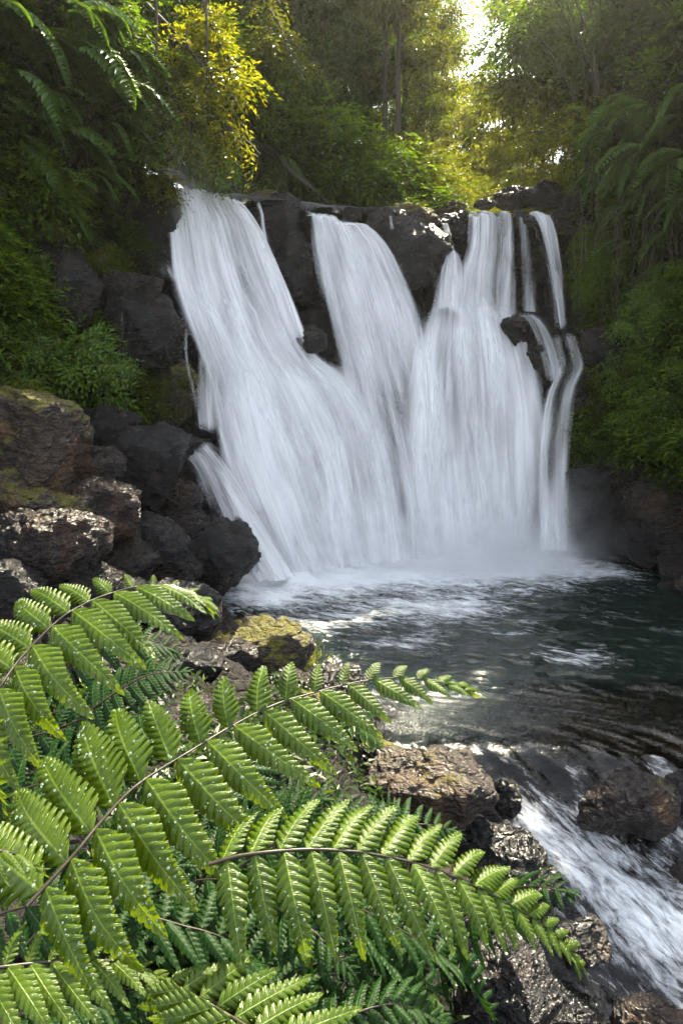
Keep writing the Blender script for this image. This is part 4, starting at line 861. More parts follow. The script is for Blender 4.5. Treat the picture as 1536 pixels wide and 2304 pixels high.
# overhanging sunlit branches upper left and leaning thicket upper right
def bough(pts, Ys, r, mat, label, L, per, seed, rad=.22, nsub=16, slen=.55, name='overhanging_branch', drop=.35):
    g = np.random.default_rng(seed); W = spline(np.array([P(a, b, y) for (a, b), y in zip(pts, Ys)]), 24)
    ac = Acc(); t = np.linspace(0, 1, 24); ac.add(*tube(W-W[0], r*(1-.8*t)+.004, 6)); cs = []
    for k in range(nsub):
        a = int(4+19.9*(k+g.random())/nsub); a = min(a, 23); d = unit(g.normal(size=3)*np.array([1, .7, .5])+unit(W[-1]-W[0])*.8)
        s = np.linspace(0, 1, 6); q = W[a]-W[0]+d*slen*g.uniform(.5, 1.1)*s[:, None]; q[:, 2] -= drop*slen*s**2
        ac.add(*tube(q, r*.3*(1-.7*s)+.002, 4)); cs += [q[3], q[4], q[5]]
    cs += list((W-W[0])[8:]); cs = np.array(cs)
    V, Fc = ac.get(); LV, LF = crown_sprigs(cs, rad*1.3*g.uniform(.6, 1.2, len(cs)), per, L, g, droop=.6)
    o = empty(name, W[0], label, 'branch'); link('branch', new_mesh('branch', V, Fc, mats=[M['bark']]), o); link('foliage', new_mesh('foliage', LV, LF, smooth=False, mats=[M[mat]]), o)
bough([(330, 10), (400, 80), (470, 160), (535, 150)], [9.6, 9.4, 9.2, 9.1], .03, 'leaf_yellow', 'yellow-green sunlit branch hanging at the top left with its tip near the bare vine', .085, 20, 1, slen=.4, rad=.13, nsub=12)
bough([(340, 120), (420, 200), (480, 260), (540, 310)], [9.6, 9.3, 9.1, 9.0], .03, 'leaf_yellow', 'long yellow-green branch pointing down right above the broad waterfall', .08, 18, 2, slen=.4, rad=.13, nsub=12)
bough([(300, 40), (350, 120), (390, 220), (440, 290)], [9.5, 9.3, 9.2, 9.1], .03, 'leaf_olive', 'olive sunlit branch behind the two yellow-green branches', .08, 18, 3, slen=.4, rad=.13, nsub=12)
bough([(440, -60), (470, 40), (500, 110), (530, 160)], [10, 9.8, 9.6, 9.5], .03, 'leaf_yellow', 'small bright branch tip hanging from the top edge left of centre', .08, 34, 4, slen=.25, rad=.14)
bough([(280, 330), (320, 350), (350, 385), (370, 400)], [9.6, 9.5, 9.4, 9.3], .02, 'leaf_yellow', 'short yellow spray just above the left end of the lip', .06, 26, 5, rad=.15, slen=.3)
bough([(180, -60), (260, 20), (310, 90), (330, 170)], [9.3, 9.2, 9.1, 9.0], .03, 'leaf', 'green leafy branch hanging left of the thick dark vine', .08, 24, 31, slen=.4, rad=.15, nsub=12)
bough([(540, -80), (590, 0), (630, 60), (650, 130)], [11, 10.9, 10.8, 10.7], .03, 'leaf_olive', 'olive branch hanging from the top edge above the central rocks', .08, 24, 32, slen=.5, rad=.16, nsub=12)
bough([(380, 190), (430, 270), (470, 330), (490, 380)], [9.9, 9.8, 9.7, 9.6], .03, 'leaf', 'green branch under the long yellow-green branch', .07, 24, 33, slen=.35, rad=.13, nsub=12)
bough([(1420, 330), (1340, 230), (1250, 190), (1160, 180)], [12.5, 12.2, 12, 11.8], .05, 'leaf_olive', 'long dark limb reaching left over the sunlit gap', .11, 46, 6, rad=.25, slen=.6, nsub=20)
bough([(1440, 250), (1360, 130), (1260, 80), (1160, 90)], [12.5, 12.2, 12, 11.8], .05, 'leaf', 'upper limb with dense leaves crossing the top right', .11, 50, 7, rad=.28, slen=.65, nsub=24)
bough([(1450, 150), (1380, 30), (1300, -20), (1190, 10)], [12.5, 12.2, 12, 11.8], .05, 'leaf', 'topmost leafy limb along the upper right edge of the frame', .11, 50, 8, rad=.3, slen=.65, nsub=24)
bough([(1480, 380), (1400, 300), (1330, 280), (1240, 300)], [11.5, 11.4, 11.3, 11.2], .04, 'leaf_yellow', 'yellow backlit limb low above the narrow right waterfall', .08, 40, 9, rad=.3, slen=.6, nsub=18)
bough([(1300, 400), (1270, 300), (1230, 200), (1150, 190)], [12.6, 12.6, 12.5, 12.4], .035, 'leaf_olive', 'forked bare-based limb curving up left from the right bank', .09, 24, 10, rad=.3, slen=.7, nsub=10)
# thin stems of the thicket on the right
g = np.random.default_rng(77)
for k in range(26):
    bx = 1290+250*(k+.5)/26+g.uniform(-10, 10); Y = g.uniform(10.9, 12.6)
    tx = bx-g.uniform(-20, 130); a = P(bx, 430-(bx-1290)*.35, Y); b = P(tx, g.uniform(-200, 60), Y-.3)
    m = (a+b)/2+np.array([.35*g.uniform(.2, 1), 0, .1]); W = spline([a, m, b], 14)
    V, Fc = tube(W-W[0], .028*(1-.6*np.linspace(0, 1, 14))*g.uniform(.6, 1.2), 6)
    link('sapling', new_mesh('sapling', V, Fc, mats=[M['bark']]), None, W[0], 'thin dark upright stem in the thicket of the upper right', 'sapling', 'thin stems of the right-hand thicket')
# vines and hanging roots
def vine(px, y0, y1, Y, r, label, group, seed, mat='root', sway=12):
    g = np.random.default_rng(seed); n = 22; t = np.linspace(0, 1, n)
    xs = px+sway*np.cumsum(g.normal(size=n))*.25
    W = np.array([P(a, y0+(y1-y0)*b, Y+.05*math.sin(b*7+seed)) for a, b in zip(xs, t)])
    V, Fc = tube(W-W[0], r*(1-.5*t), 5)
    link('vine', new_mesh('vine', V, Fc, mats=[M[mat]]), None, W[0], label, 'vine', group)
vine(352, -30, 330, 9.1, .022, 'thick dark vine hanging straight in front of the yellow foliage', 'long vines at upper left', 1, sway=2)
vine(466, -30, 300, 9.0, .018, 'brown vine hanging right of the yellow foliage', 'long vines at upper left', 2, sway=3)
vine(420, 60, 230, 9.2, .008, 'fine short vine between the two long vines', 'long vines at upper left', 3, sway=5)
g = np.random.default_rng(78)
for k in range(34):
    px = g.uniform(10, 330); y0 = g.uniform(120, 330)
    vine(px, y0, y0+g.uniform(120, 330), 8.2+px/330*.8, g.uniform(.004, .010), 'thin brown root dangling among the ferns of the left cliff', 'hanging roots on the left cliff', 100+k, sway=9)
for k in range(44):
    px = g.uniform(1290, 1530); y0 = g.uniform(330, 520)
    vine(px, y0, y0+g.uniform(120, 330), 9.9-(px-1290)/240*1.0, g.uniform(.004, .011), 'thin brown root dangling from the overhang of the right cliff', 'hanging roots on the right cliff', 200+k, sway=9)

# ferns and bushes on the cliffs, where the photograph shows them
fl = [(30, 60, 7.7, 1.0, 'at the very top left'), (150, 250, 8.2, .9, 'between the upper left ferns'), (110, 300, 8.1, .8, 'in the dark middle of the left cliff'), (320, 160, 8.8, .8, 'dark, left of the thick vine'), (250, 60, 8.5, .9, 'just under the top edge left of the thick vine'), (20, 270, 7.8, .8, 'cut by the left edge'), (330, 300, 8.9, .7, 'behind the short yellow spray'), (500, 380, 10.4, .8, 'over the lip of the broad waterfall'), (730, 420, 11.4, .8, 'behind the lip of the central waterfall'),(100, 120, 7.9, 1.1, 'at the top left corner'), (215, 150, 8.0, 1.2, 'high on the left cliff with pale grey-green fronds'), (60, 200, 7.7, 1.0, 'below the top left corner'), (190, 60, 8.1, 1.1, 'highest on the left cliff'),
      (290, 235, 8.5, 1.1, 'beside the thick dark vine'), (280, 320, 8.6, .9, 'left of the yellow spray'), (170, 340, 8.2, 1., 'halfway down the left cliff'), (60, 360, 7.9, 1.0, 'at the left edge halfway up the cliff'), (120, 440, 8.1, .9, 'above the dark rock of the left cliff'),
      (230, 430, 8.5, .8, 'near the left end of the lip'), (40, 490, 8., .9, 'at the left edge above the creepers'), (160, 510, 8.2, .7, 'just above the square boulder'), (560, 230, 10.6, 1.1, 'hanging blue-green left of centre behind the yellow branch'), (610, 130, 11, 1.1, 'blue-green in shade at the upper centre left'),
      (640, 390, 11.2, 1.0, 'low behind the lip of the broad waterfall'), (440, 340, 10.3, .9, 'shaded under the yellow branches')]
for k, (px, py, Y, s, w) in enumerate(fl):
    put_fern(P(px-25, py-40, Y+.15), s, -.9+.2*math.sin(k*3), 6, f'arching fern {w}', 'ferns on the left cliff', seed=k)
fr = [(1390, 260, 9.6, .8, 'left of the highest right fern'), (1460, 460, 9.2, .9, 'under the large drooping fronds'), (1380, 500, 9.6, .7, 'amid the hanging roots on the right'), (1520, 240, 8.9, .9, 'at the right edge near the dark stems'), (1350, 700, 9.8, .6, 'beside the grey wet boulder'), (1510, 760, 8.9, .8, 'low at the right edge'), (1430, 800, 9.3, .6, 'above the lowest right bushes'),(1440, 290, 9.3, 1., 'highest on the right cliff'), (1420, 380, 9.1, 1.15, 'with large drooping fronds on the right cliff'), (1510, 400, 8.8, 1.1, 'at the right edge below the highest fern'), (1500, 300, 9, .9, 'at the right edge, uppermost'), (1340, 330, 9.8, .8, 'at the left end of the right-hand group'),
      (1410, 590, 9.4, .9, 'halfway down the right cliff'), (1480, 640, 9.1, .8, 'at the right edge halfway down'), (1330, 430, 10, .7, 'above the hanging roots'), (1480, 560, 9.1, .7, 'above the halfway ferns'), (1530, 480, 8.6, .9, 'cut by the right edge')]
for k, (px, py, Y, s, w) in enumerate(fr):
    put_fern(P(px+20, py-40, Y+.15), s, .95+.2*math.sin(k*3), 6, f'green fern {w}', 'ferns on the right cliff', seed=40+k)
bs = [(20, 820, 7.6, 'green', .6, 'lowest at the left edge'), (90, 840, 7.8, 'leafy', .55, 'just above the top of the mossy boulder'), (170, 740, 8.1, 'green', .5, 'right under the square boulder'), (250, 850, 8.3, 'green', .45, 'between the lowest left bush and the mossy ledge'), (1400, 720, 9.5, 'green', .5, 'between the halfway ferns and the grey boulder'), (1350, 580, 9.9, 'green', .5, 'left of the halfway ferns'), (1440, 860, 9.2, 'green', .6, 'above the drooping olive bush'), (1500, 880, 8.9, 'green', .6, 'at the right edge above the lowest bush'), (1380, 960, 9.4, 'olive', .45, 'hanging over the flat pale rock'), (1530, 960, 8.8, 'olive', .5, 'lowest at the right edge'),(60, 680, 8.0, 'green', .55, 'at the left edge level with the square boulder'), (40, 760, 7.8, 'green', .6, 'bright at the left edge below the square boulder'), (130, 780, 8., 'green', .6, 'below the square boulder'), (200, 830, 8.1, 'leafy', .6, 'lowest on the left, above the mossy boulder'), (230, 760, 8.3, 'green', .4, 'under the brown ledge rock'),
      (240, 600, 8.6, 'yellow', .35, 'of glowing moss-yellow leaves above the brown ledge'), (340, 880, 8.7, 'olive', .35, 'small, on the mossy ledge behind the thin strand'), (90, 560, 8.2, 'olive', .45, 'beside the dark rock of the left cliff'), (300, 550, 8.9, 'dark', .4, 'dark, left of the tall lip rock'),
      (1370, 650, 9.6, 'green', .55, 'right of the narrow waterfall'), (1450, 730, 9.3, 'green', .6, 'on the right cliff above the grey boulder'), (1490, 820, 9.0, 'olive', .7, 'on the right cliff at the height of the grey boulder'), (1400, 900, 9.3, 'olive', .6, 'drooping over the right rocks'), (1480, 930, 9.0, 'green', .6, 'lowest on the right cliff'), (1310, 620, 10, 'green', .45, 'close beside the narrow waterfall'), (1530, 700, 8.8, 'green', .6, 'at the right edge'), (1440, 1400, 0, None, 0, '')]
for k, (px, py, Y, kd, s, w) in enumerate(bs):
    if kd: put_shrub(kd, P(px, py+30, Y+.1), s, k*1.9, f'small leafy bush {w}', 'bushes on the cliffs', tilt=(.7, .3 if px < 700 else -.3))

bank = [(60, 1440, 4.9), (150, 1480, 4.6), (250, 1490, 4.5), (740, 1690, 3.7), (200, 1580, 3.9),  (60, 1600, 3.9), (600, 1720, 3.3)]
for k, (px, py, Y) in enumerate(bank):
    q = P(px, py, Y); q[2] = float(ground_z(np.array([q[0]]), np.array([q[1]]))[0])-.02
    if k % 3: put_shrub('dark' if k % 2 else 'green', q, .22+.06*(k % 3), k*1.3, 'low dark bush growing on the shady bank behind the foreground ferns', 'low bushes on the near bank', tilt=(.4, 0))
    else: put_fern(q, .55, k*1.1, 7, 'low fern on the shady bank behind the foreground ferns', 'low ferns on the near bank', spread=3.1, seed=70+k, pitch=.3)
g = np.random.default_rng(321)
for k in range(30):
    x = g.uniform(-2.9, .3); y = g.uniform(3.1, 6.6)
    if not (.1 < float(sdist(np.array([x]), np.array([y]))[0]) < 2.4): continue
    r = g.uniform(.12, .3); V, Fc = boulder_geo(500+k, (r*1.2, r, r*.8), 5)
    link('boulder', new_mesh('boulder', V, Fc, mats=[M[['rock', 'rock_moss', 'rock_brown', 'rock'][k % 4]]]), None, (x, y, float(ground_z(np.array([x]), np.array([y]))[0])+r*.25), 'dark rough stone lying on the near bank behind the foreground ferns', 'stone', 'stones on the near bank')
# mossy tufts on the shore rocks
def tufts(label, spots, n, L, mat, seed):
    g = np.random.default_rng(seed); cs = np.repeat(np.array([P(*s[:3]) for s in spots]), n, 0); r = np.repeat([s[3] for s in spots], n)
    pos = cs+g.normal(size=cs.shape)*r[:, None]*np.array([1, .8, .5]); d = np.array([0, -.2, .7])+g.normal(size=cs.shape)*.6
    ll = L*g.uniform(.5, 1.4, len(cs)); V, Fc = leaves(pos, d, g.normal(size=cs.shape), ll, ll*.3)
    link('moss_tufts', new_mesh('moss_tufts', V, Fc, smooth=False, mats=[M[mat]]), label=label, cat='moss', kind='stuff')
tufts('yellow-green moss tufts on the shore rocks by the pool', [(430, 1395, 6.0, .1), (455, 1430, 5.9, .1), (540, 1460, 5.8, .09), (600, 1465, 5.9, .1), (680, 1480, 5.8, .1), (420, 1370, 6.2, .08), (640, 1475, 5.7, .1)], 260, .05, 'leaf_yellow', 5)
tufts('moss and ground plants on the ledges left of the falls', [(215, 600, 8.5, .13), (250, 590, 8.6, .12), (385, 930, 8.6, .14), (360, 880, 8.6, .12), (420, 860, 8.7, .12), (60, 880, 6.6, .1), (930, 470, 10.8, .1)], 260, .05, 'leaf_olive', 6)

# ------------------------------------------------------------------ foreground ferns
def leaflet(parent, O, base, tip, nrm, wid, mat, seed, nl=13, drops=18, sag=.12, blunt=0., hi=True):
    """one lobed leaflet, coordinates relative to O"""
    g = np.random.default_rng(seed); m = tip-base; L = np.linalg.norm(m); m = m/L
    w = unit(np.cross(m, nrm)); n = np.cross(w, m)
    sub = 10 if hi else 5; NT_ = nl*sub+1; t = np.linspace(0, 1, NT_)
    cols = np.array([-1, -.72, -.4, -.05, 0, .05, .4, .72, 1.]) if hi else np.array([-1, -.5, 0, .5, 1.])
    phs = t*nl; fr_ = phs-np.floor(phs)
    env = (.25+.75*sstep(-.02, .15, t)**.8)*(((1-t)**.62*(1-.25*t)*1.1)*(1-blunt)+blunt*(1-t**3)**.8); env[-1] = 0
    notch = np.exp(-(np.minimum(fr_, 1-fr_)/.14)**2)
    depth = .5*(1-.6*t)
    ser = 1-.09*(np.sin(fr_*np.pi*4)**2)*(1-notch)
    ew = env*(1-depth*notch)*ser
    c = cols[None]; aw = np.abs(c)
    width = wid*.5*(env[:, None]*(1-aw**2)+ew[:, None]*aw**2)*c*1.0
    along = t[:, None]*L+aw**1.3*wid*.3*env[:, None]+(fr_[:, None]-.5)*0
    curve = g.uniform(-.06, .06)*L*(t**2)
    z = .05*wid*(1-(2*fr_[:, None]-1)**2)*aw*(1-t[:, None]*.6)*1.6-.18*wid*aw**2*env[:, None]+.03*wid*np.sin(t[:, None]*9+seed)*c
    arch = (sag+g.uniform(-.05, .08))*L*(np.sin(np.pi*t*.9)*.9-t*.55)
    V = (base-O)+along[..., None]*m+(width+curve[:, None])[..., None]*w+(z+arch[:, None])[..., None]*n
    V = V.reshape(-1, 3); nc = len(cols)
    uv = np.stack([np.repeat((c*.5+.5), NT_, 0), np.repeat(phs[:, None], nc, 1)+aw*0], -1).reshape(-1, 2)
    me = new_mesh('leaflet', V, grid_faces(NT_, nc), uv=uv, mats=[mat])
    o = link('leaflet', me, parent)
    if drops:
        ac = Acc(); D, Fd = ico(2)
        for k in range(drops):
            a = int(g.uniform(.06, .93)*NT_); cc = g.uniform(-.85, .85); j = np.interp(cc, cols, np.arange(nc)); j0 = int(j); j1 = min(j0+1, nc-1); f = j-j0
            p = V[a*nc+j0]*(1-f)+V[a*nc+j1]*f
            r = wid*g.choice([.011, .017, .024, .036], p=[.4, .3, .22, .08])
            q = D*np.array([1, 1, 1.])*r; q = q-np.outer(q@n, n)*.45
            ac.add(p+q*g.uniform(.8, 1.25)+n*r*.25, Fd)
        VV, FF = ac.get(); link('droplets', new_mesh('droplets', VV, FF, mats=[M['drop']]), o, kind='stuff')
    return o
def fern(label, stem, depths, ups, lows, n, wfac, mat, group=None, dup_=.13, dlow=-.07, seed=0, drops=18, nl=13, hi=True, stem_r=.0032, t0=.0, blunt=0.):
    """stem: pixels; depths along it; ups/lows: rows (t, dx, dy) of leaflet tip offsets in pixels"""
    S2 = spline(np.array(stem, float), 80); T = np.linspace(0, 1, 80)
    Dp = np.interp(T, np.linspace(0, 1, len(depths)), depths)
    W = np.array([PD(a, b, d) for (a, b), d in zip(S2, Dp)])
    O = W[0].copy(); o = empty('fern', O, label, 'fern', group)
    V, Fc = tube(W-O, stem_r*(1-.85*T)+.0006, 7); link('stem', new_mesh('stem', V, Fc, mats=[M['stem']]), o)
    g = np.random.default_rng(seed+900)
    # leaflets get denser towards the tip
    q = np.linspace(0, 1, n+1)[:-1]+.5/n; ts = t0+(1-t0)*(1-(1-q)**1.35)
    for sd, tab, dd in ((0, ups, dup_), (1, lows, dlow)):
        tab = np.array(tab, float)
        for k, t in enumerate(ts):
            t = min(.985, t+(.012 if sd else 0)); j = t*79
            b2 = np.array([np.interp(j, np.arange(80), S2[:, 0]), np.interp(j, np.arange(80), S2[:, 1])]); db = np.interp(t, T, Dp)
            dx = np.interp(t, tab[:, 0], tab[:, 1])*g.uniform(.9, 1.08)+g.uniform(-7, 7); dy = np.interp(t, tab[:, 0], tab[:, 2])*g.uniform(.92, 1.07)
            pl = math.hypot(dx, dy); ref = math.hypot(tab[0, 1], tab[0, 2])
            base = PD(b2[0], b2[1], db); tip = PD(b2[0]+dx, b2[1]+dy, db+dd*pl/ref*g.uniform(.8, 1.2))
            tg = PD(*S2[min(79, int(j)+2)], db)-PD(*S2[max(0, int(j)-2)], db)
            m = tip-base; nn = np.cross(m, tg) if sd == 0 else np.cross(tg, m)
            nn = -unit(nn); 
            if nn@(CAM-base) < 0: nn = -nn
            nn = unit(unit(nn)+np.array([0, 0, .35]))
            L = np.linalg.norm(m); wid = wfac*(L**.75)*(.20**.25)*g.uniform(.88, 1.12)
            leaflet(o, O, base, tip, nn, wid*(1+.35*blunt if blunt and sd == 0 else 1), mat, blunt=(blunt*(1-t) if sd == 0 else 0), seed=seed*50+k*2+sd, nl=max(6, int(nl*(.55+.45*min(1, L/.2)))), drops=int(drops*min(1.3, L/.18)), hi=hi)
    # terminal leaflet
    leaflet(o, O, W[-8], W[-1]+(W[-1]-W[-8])*.6, unit(np.cross(W[-1]-W[-8], [1, 0, 0.])*1+np.array([0, -.3, 1])), .016, mat, seed*50+49, drops=0, nl=8, hi=False)
    return o
MFn, MFd = M['fern'], M['fern_shade_tint']
fern('large bright fern frond with droplets sweeping across the middle foreground',
     [(60, 2040), (165, 1925), (234, 1842), (312, 1764), (443, 1681), (521, 1634), (614, 1587), (700, 1560), (800, 1535), (900, 1525), (1000, 1536), (1060, 1562)],
     [1.12, 1.2, 1.3, 1.42, 1.55, 1.68, 1.8, 1.9],
     [(0, -150, -120), (.14, -130, -190), (.26, -72, -190), (.36, -60, -155), (.45, -35, -125), (.55, 0, -110), (.65, 18, -82), (.75, 15, -55), (.87, 28, -26), (1, 30, 0)],
     [(0, 110, 260), (.14, 170, 262), (.26, 185, 250), (.36, 196, 215), (.45, 196, 190), (.55, 175, 155), (.65, 150, 120), (.75, 115, 88), (.87, 75, 48), (1, 30, 12)], 18, .40, MFn, seed=1, drops=40, blunt=.75)
fern('bright fern frond arching right over the black stream boulders',
     [(470, 1945), (542, 1925), (640, 1914), (713, 1911), (780, 1915), (829, 1920), (942, 1944), (1041, 1981), (1134, 2028), (1208, 2072), (1252, 2107), (1302, 2181)],
     [1.25, 1.27, 1.3, 1.33, 1.36, 1.4, 1.45, 1.5],
     [(0, 75, -110), (.2, 90, -120), (.35, 90, -110), (.47, 74, -95), (.58, 76, -75), (.68, 72, -45), (.78, 60, -25), (.9, 38, -8), (1, 16, 0)],
     [(0, 45, 235), (.2, 55, 262), (.35, 78, 255), (.47, 95, 225), (.58, 78, 185), (.68, 66, 145), (.78, 52, 105), (.9, 32, 66), (1, 16, 30)], 19, .36, MFn, seed=2, drops=40, blunt=.15)
fern('bright fern frond arching over rocks at the upper left of the foreground',
     [(-60, 1640), (0, 1546), (52, 1475), (130, 1397), (182, 1363), (234, 1340), (312, 1319), (380, 1320), (443, 1342), (475, 1374)],
     [1.45, 1.5, 1.6, 1.7, 1.8, 1.88, 1.95],
     [(0, -120, -80), (.2, -100, -70), (.35, -96, -68), (.5, -75, -50), (.62, -40, -42), (.75, -12, -28), (.87, 20, -14), (1, 24, 6)],
     [(0, 70, 200), (.2, 105, 165), (.35, 140, 160), (.5, 165, 135), (.62, 160, 112), (.75, 125, 70), (.87, 70, 40), (1, 14, 24)], 14, .39, MFn, seed=3, drops=26, dlow=-.1, blunt=.5)
fern('small bright fern frond low in the bottom left corner',
     [(-120, 2200), (-20, 2180), (104, 2165), (208, 2160), (286, 2168), (340, 2188), (392, 2222)], [1.05, 1.08, 1.12, 1.17, 1.22],
     [(0, 50, -110), (.3, 45, -95), (.5, 45, -60), (.7, 40, -28), (1, 22, 2)], [(0, 95, 170), (.3, 110, 165), (.5, 105, 140), (.7, 85, 70), (1, 22, 18)], 13, .31, MFn, seed=4, drops=16, dlow=-.06, dup_=.06)
fern('glossy wet fern frond at the bottom edge pointing up left',
     [(640, 2360), (547, 2304), (470, 2258), (385, 2215), (350, 2205)], [1.05, 1.1, 1.15, 1.2],
     [(0, 190, -70), (.3, 175, -90), (.55, 150, -100), (.8, 110, -75), (1, 20, -10)], [(0, -190, 60), (.3, -180, 50), (.6, -150, 30), (.85, -90, 10), (1, -20, 0)], 8, .34, MFn, seed=5, drops=20, dup_=.08, dlow=-.0)
fern('bright leaflets of a fern entering at the left edge below the middle',
     [(-160, 1960), (-60, 1925), (10, 1915), (60, 1935), (95, 1962)], [1.0, 1.05, 1.1], [(0, 30, -70), (.5, 30, -50), (1, 18, -4)], [(0, 70, 110), (.5, 60, 70), (1, 18, 14)], 9, .2, MFn, seed=6, drops=8, dlow=-.04, dup_=.04)
fern('bright fern frond end at the left edge under the upper left frond',
     [(-150, 1560), (-90, 1640), (-40, 1700), (0, 1780), (20, 1850)], [1.35, 1.3, 1.3, 1.3], [(0, 120, -60), (.4, 90, -40), (1, 12, 10)], [(0, 60, 110), (.4, 50, 90), (1, 10, 30)], 9, .25, MFn, seed=7, drops=8, dup_=-.03, dlow=-.05)
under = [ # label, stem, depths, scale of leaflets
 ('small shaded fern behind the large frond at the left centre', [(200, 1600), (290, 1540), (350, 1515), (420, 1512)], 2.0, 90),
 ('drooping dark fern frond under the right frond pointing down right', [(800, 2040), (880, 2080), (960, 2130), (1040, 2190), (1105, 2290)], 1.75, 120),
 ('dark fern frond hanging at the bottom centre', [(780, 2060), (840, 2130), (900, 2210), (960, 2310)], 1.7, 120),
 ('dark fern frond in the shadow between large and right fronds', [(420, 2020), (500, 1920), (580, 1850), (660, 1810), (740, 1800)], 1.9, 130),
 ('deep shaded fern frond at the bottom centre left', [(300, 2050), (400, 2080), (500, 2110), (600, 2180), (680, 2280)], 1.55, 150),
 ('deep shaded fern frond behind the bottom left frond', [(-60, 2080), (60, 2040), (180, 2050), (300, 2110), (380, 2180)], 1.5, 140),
 ('shade-tinted dark fern frond at the left below the large stem', [(-80, 1870), (0, 1800), (100, 1760), (200, 1740), (300, 1760)], 1.75, 150),
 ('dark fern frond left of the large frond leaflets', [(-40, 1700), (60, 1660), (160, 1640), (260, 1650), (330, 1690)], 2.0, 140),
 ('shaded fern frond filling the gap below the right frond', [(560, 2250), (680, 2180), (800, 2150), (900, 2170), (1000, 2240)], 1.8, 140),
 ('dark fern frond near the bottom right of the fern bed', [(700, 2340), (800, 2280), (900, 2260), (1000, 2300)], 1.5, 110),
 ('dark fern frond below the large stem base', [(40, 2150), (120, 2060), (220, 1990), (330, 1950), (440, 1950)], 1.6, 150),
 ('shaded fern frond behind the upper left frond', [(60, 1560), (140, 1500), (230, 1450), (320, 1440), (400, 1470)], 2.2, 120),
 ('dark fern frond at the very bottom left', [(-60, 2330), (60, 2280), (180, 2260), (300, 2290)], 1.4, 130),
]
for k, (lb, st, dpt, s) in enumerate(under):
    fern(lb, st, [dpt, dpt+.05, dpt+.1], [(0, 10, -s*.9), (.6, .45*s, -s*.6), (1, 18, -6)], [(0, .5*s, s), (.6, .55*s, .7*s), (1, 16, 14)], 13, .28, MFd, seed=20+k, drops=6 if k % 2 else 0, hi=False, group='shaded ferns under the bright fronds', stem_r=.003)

def copy_tree(o, parent=None):
    c = o.copy(); COL.objects.link(c)
    if parent is not None: c.parent = parent
    for ch in KIDS.get(o, ()): copy_tree(ch, c)
    return c
KIDS = {}
for ob in list(COL.objects):
    if ob.parent: KIDS.setdefault(ob.parent, []).append(ob)
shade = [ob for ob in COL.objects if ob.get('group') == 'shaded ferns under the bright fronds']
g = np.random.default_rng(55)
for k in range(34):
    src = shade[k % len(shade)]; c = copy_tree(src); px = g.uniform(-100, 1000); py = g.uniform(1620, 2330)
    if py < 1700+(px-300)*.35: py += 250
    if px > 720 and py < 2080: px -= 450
    c.location = PD(px, py, g.uniform(1.75, 2.15)); c.rotation_euler = (g.uniform(-.3, .3), g.uniform(-.3, .3), g.uniform(-.9, .9)); c['label'] = 'shade-tinted fern half hidden in the shade beneath the bright fern fronds'
# low ground plants hiding the soil under the ferns
g = np.random.default_rng(99); n = 26000
xy = np.stack([g.uniform(-3.2, .9, n), g.uniform(.5, 5.4, n)], 1); xy = xy[fbm(np.concatenate([xy*1.6, xy[:, :1]*0], 1), 3) > -.25]; n = len(xy); sd = sdist(xy[:, 0], xy[:, 1]); xy = xy[sd > .4]; n = len(xy)
xy = xy[(np.hypot(xy[:, 0], xy[:, 1]) > 1.5) & (xy[:, 1] < 4.0)]; n = len(xy)
pos = np.concatenate([xy, (ground_z(xy[:, 0], xy[:, 1])+g.uniform(0, .14, n))[:, None]], 1); ll = g.uniform(.03, .075, n)
V, Fc = leaves(pos, g.normal(size=(n, 3))*np.array([1, 1, .3])+[0, 0, .2], np.array([0, 0, 1.])+g.normal(size=(n, 3))*.4, ll, ll*.45)
link('ground_cover', new_mesh('ground_cover', V, Fc, smooth=False, mats=[M['leaf_dark']]), label='dark leafy ground cover under the foreground ferns', cat='ground cover', kind='stuff')

# ------------------------------------------------------------------ mist and haze
def boxmesh(name, lo, hi, mat):
    lo = np.array(lo); hi = np.array(hi); V = np.array([[x, y, z] for x in (0, 1) for y in (0, 1) for z in (0, 1)])*(hi-lo)+lo
    Fc = np.array([[0, 1, 3, 2], [4, 6, 7, 5], [0, 4, 5, 1], [2, 3, 7, 6], [0, 2, 6, 4], [1, 5, 7, 3]])
    return new_mesh(name, V, Fc, smooth=False, mats=[mat])
s = NT('haze_air'); v = s.n('VolumePrincipled', {'Color': (.95, .93, .85, 1), 'Density': .0013, 'Anisotropy': .86}); s.vol(v.outputs[0])
link('haze', boxmesh('haze', (-27, -6, -4), (31, 50, 26), s.m), label='thin sunlit haze filling the gorge and the forest behind', cat='haze', kind='stuff')
s = NT('mist_spray')
pos = s.n('NewGeometry').outputs['Position']; pos = s.n('TexCoord').outputs['Object']
sx = s.n('SeparateXYZ', {0: pos})
fz = s.math('POWER', s.math('SUBTRACT', 1., s.math('DIVIDE', sx.outputs[2], 1.65), clamp=True), 2.2)
fy = s.math('MULTIPLY', s.ss(sx.outputs[1], -1.15, -.2), s.math('SUBTRACT', 1., s.ss(sx.outputs[1], .55, .95)))
fx = s.math('MULTIPLY', s.ss(sx.outputs[0], -2.7, -1.0), s.math('SUBTRACT', 1., s.ss(sx.outputs[0], 1.3, 2.9)))
nn = s.ss(s.noise(pos, 1.6, 3, .6), .3, .75)
dn = s.math('MULTIPLY', s.math('MULTIPLY', fz, fy), s.math('MULTIPLY', fx, s.math('MULTIPLY', nn, 6.5)))
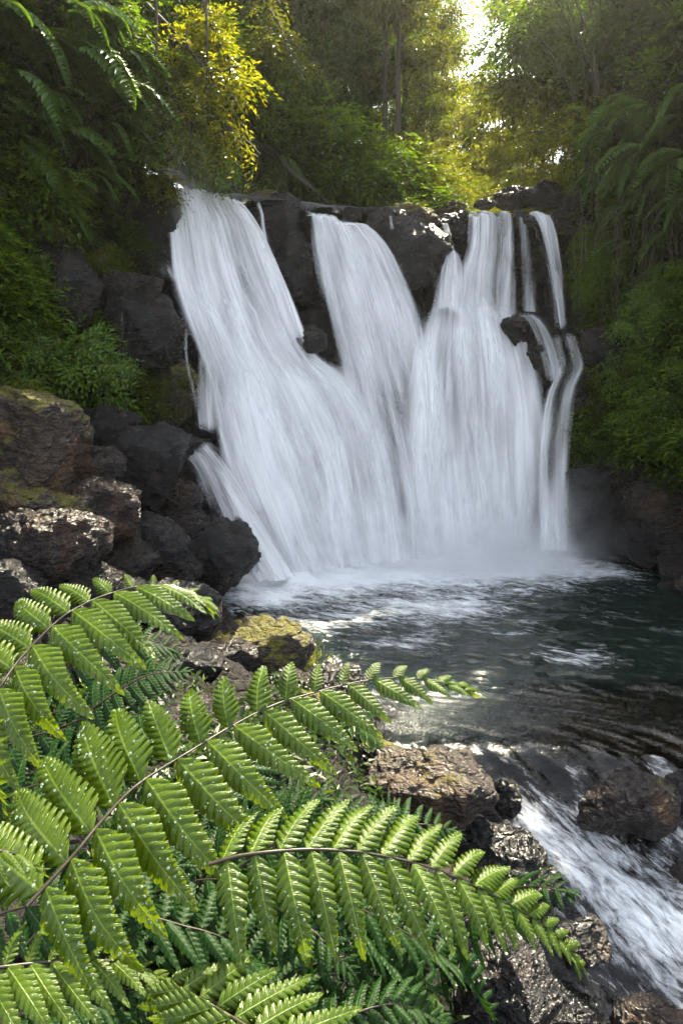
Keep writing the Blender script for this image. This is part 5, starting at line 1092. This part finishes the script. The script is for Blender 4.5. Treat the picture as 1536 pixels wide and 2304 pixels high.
v = s.n('VolumePrincipled', {'Color': (.97, .98, 1, 1), 'Density': dn, 'Anisotropy': .2}); s.vol(v.outputs[0])
link('mist', boxmesh('mist', (-2.8, -1.2, .0), (3., 1.0, 1.7), s.m), None, (1.0, 9.35, -.02), 'white spray drifting at the foot of the falls', 'mist', kind='stuff')

# ------------------------------------------------------------------ light, sky, camera
sl = bpy.data.lights.new('sun', 'SUN'); sl.energy = 4.3; sl.angle = R(.5); sl.color = (1, .89, .66)
so = bpy.data.objects.new('sun', sl); COL.objects.link(so)
from mathutils import Vector
so.rotation_euler = Vector(SUN.tolist()).to_track_quat('Z', 'Y').to_euler()
w = bpy.data.worlds.new('World'); SC.world = w; w.use_nodes = True
nt = w.node_tree; bg = nt.nodes['Background']; sky = nt.nodes.new('ShaderNodeTexSky'); sky.sky_type = 'NISHITA'; sky.sun_disc = False
sky.sun_elevation = SUN_EL; sky.sun_rotation = SUN_AZ; sky.dust_density = 1.5
hs = nt.nodes.new('ShaderNodeHueSaturation'); hs.inputs['Saturation'].default_value = .38; nt.links.new(sky.outputs[0], hs.inputs['Color']); nt.links.new(hs.outputs[0], bg.inputs[0]); bg.inputs[1].default_value = .128
cam = bpy.data.cameras.new('camera'); co = bpy.data.objects.new('camera', cam); COL.objects.link(co)
co.location = CAM; co.rotation_euler = (math.pi/2-PITCH, 0, 0); cam.sensor_fit = 'VERTICAL'; cam.sensor_height = 36; cam.lens = 24; cam.clip_end = 300; cam.clip_start = .05
SC.camera = co
SC.view_settings.view_transform = 'Standard'; SC.view_settings.look = 'None'; SC.view_settings.exposure = 2.62; SC.view_settings.gamma = 1
SC.cycles.transparent_max_bounces = 24; SC.cycles.max_bounces = 5; SC.cycles.diffuse_bounces = 2; SC.cycles.transmission_bounces = 6; SC.cycles.glossy_bounces = 3; SC.cycles.volume_bounces = 3
SC.cycles.use_denoising = True; SC.cycles.use_adaptive_sampling = True; SC.cycles.adaptive_threshold = .04; SC.cycles.sample_clamp_indirect = 6; SC.cycles.volume_step_rate = 2.
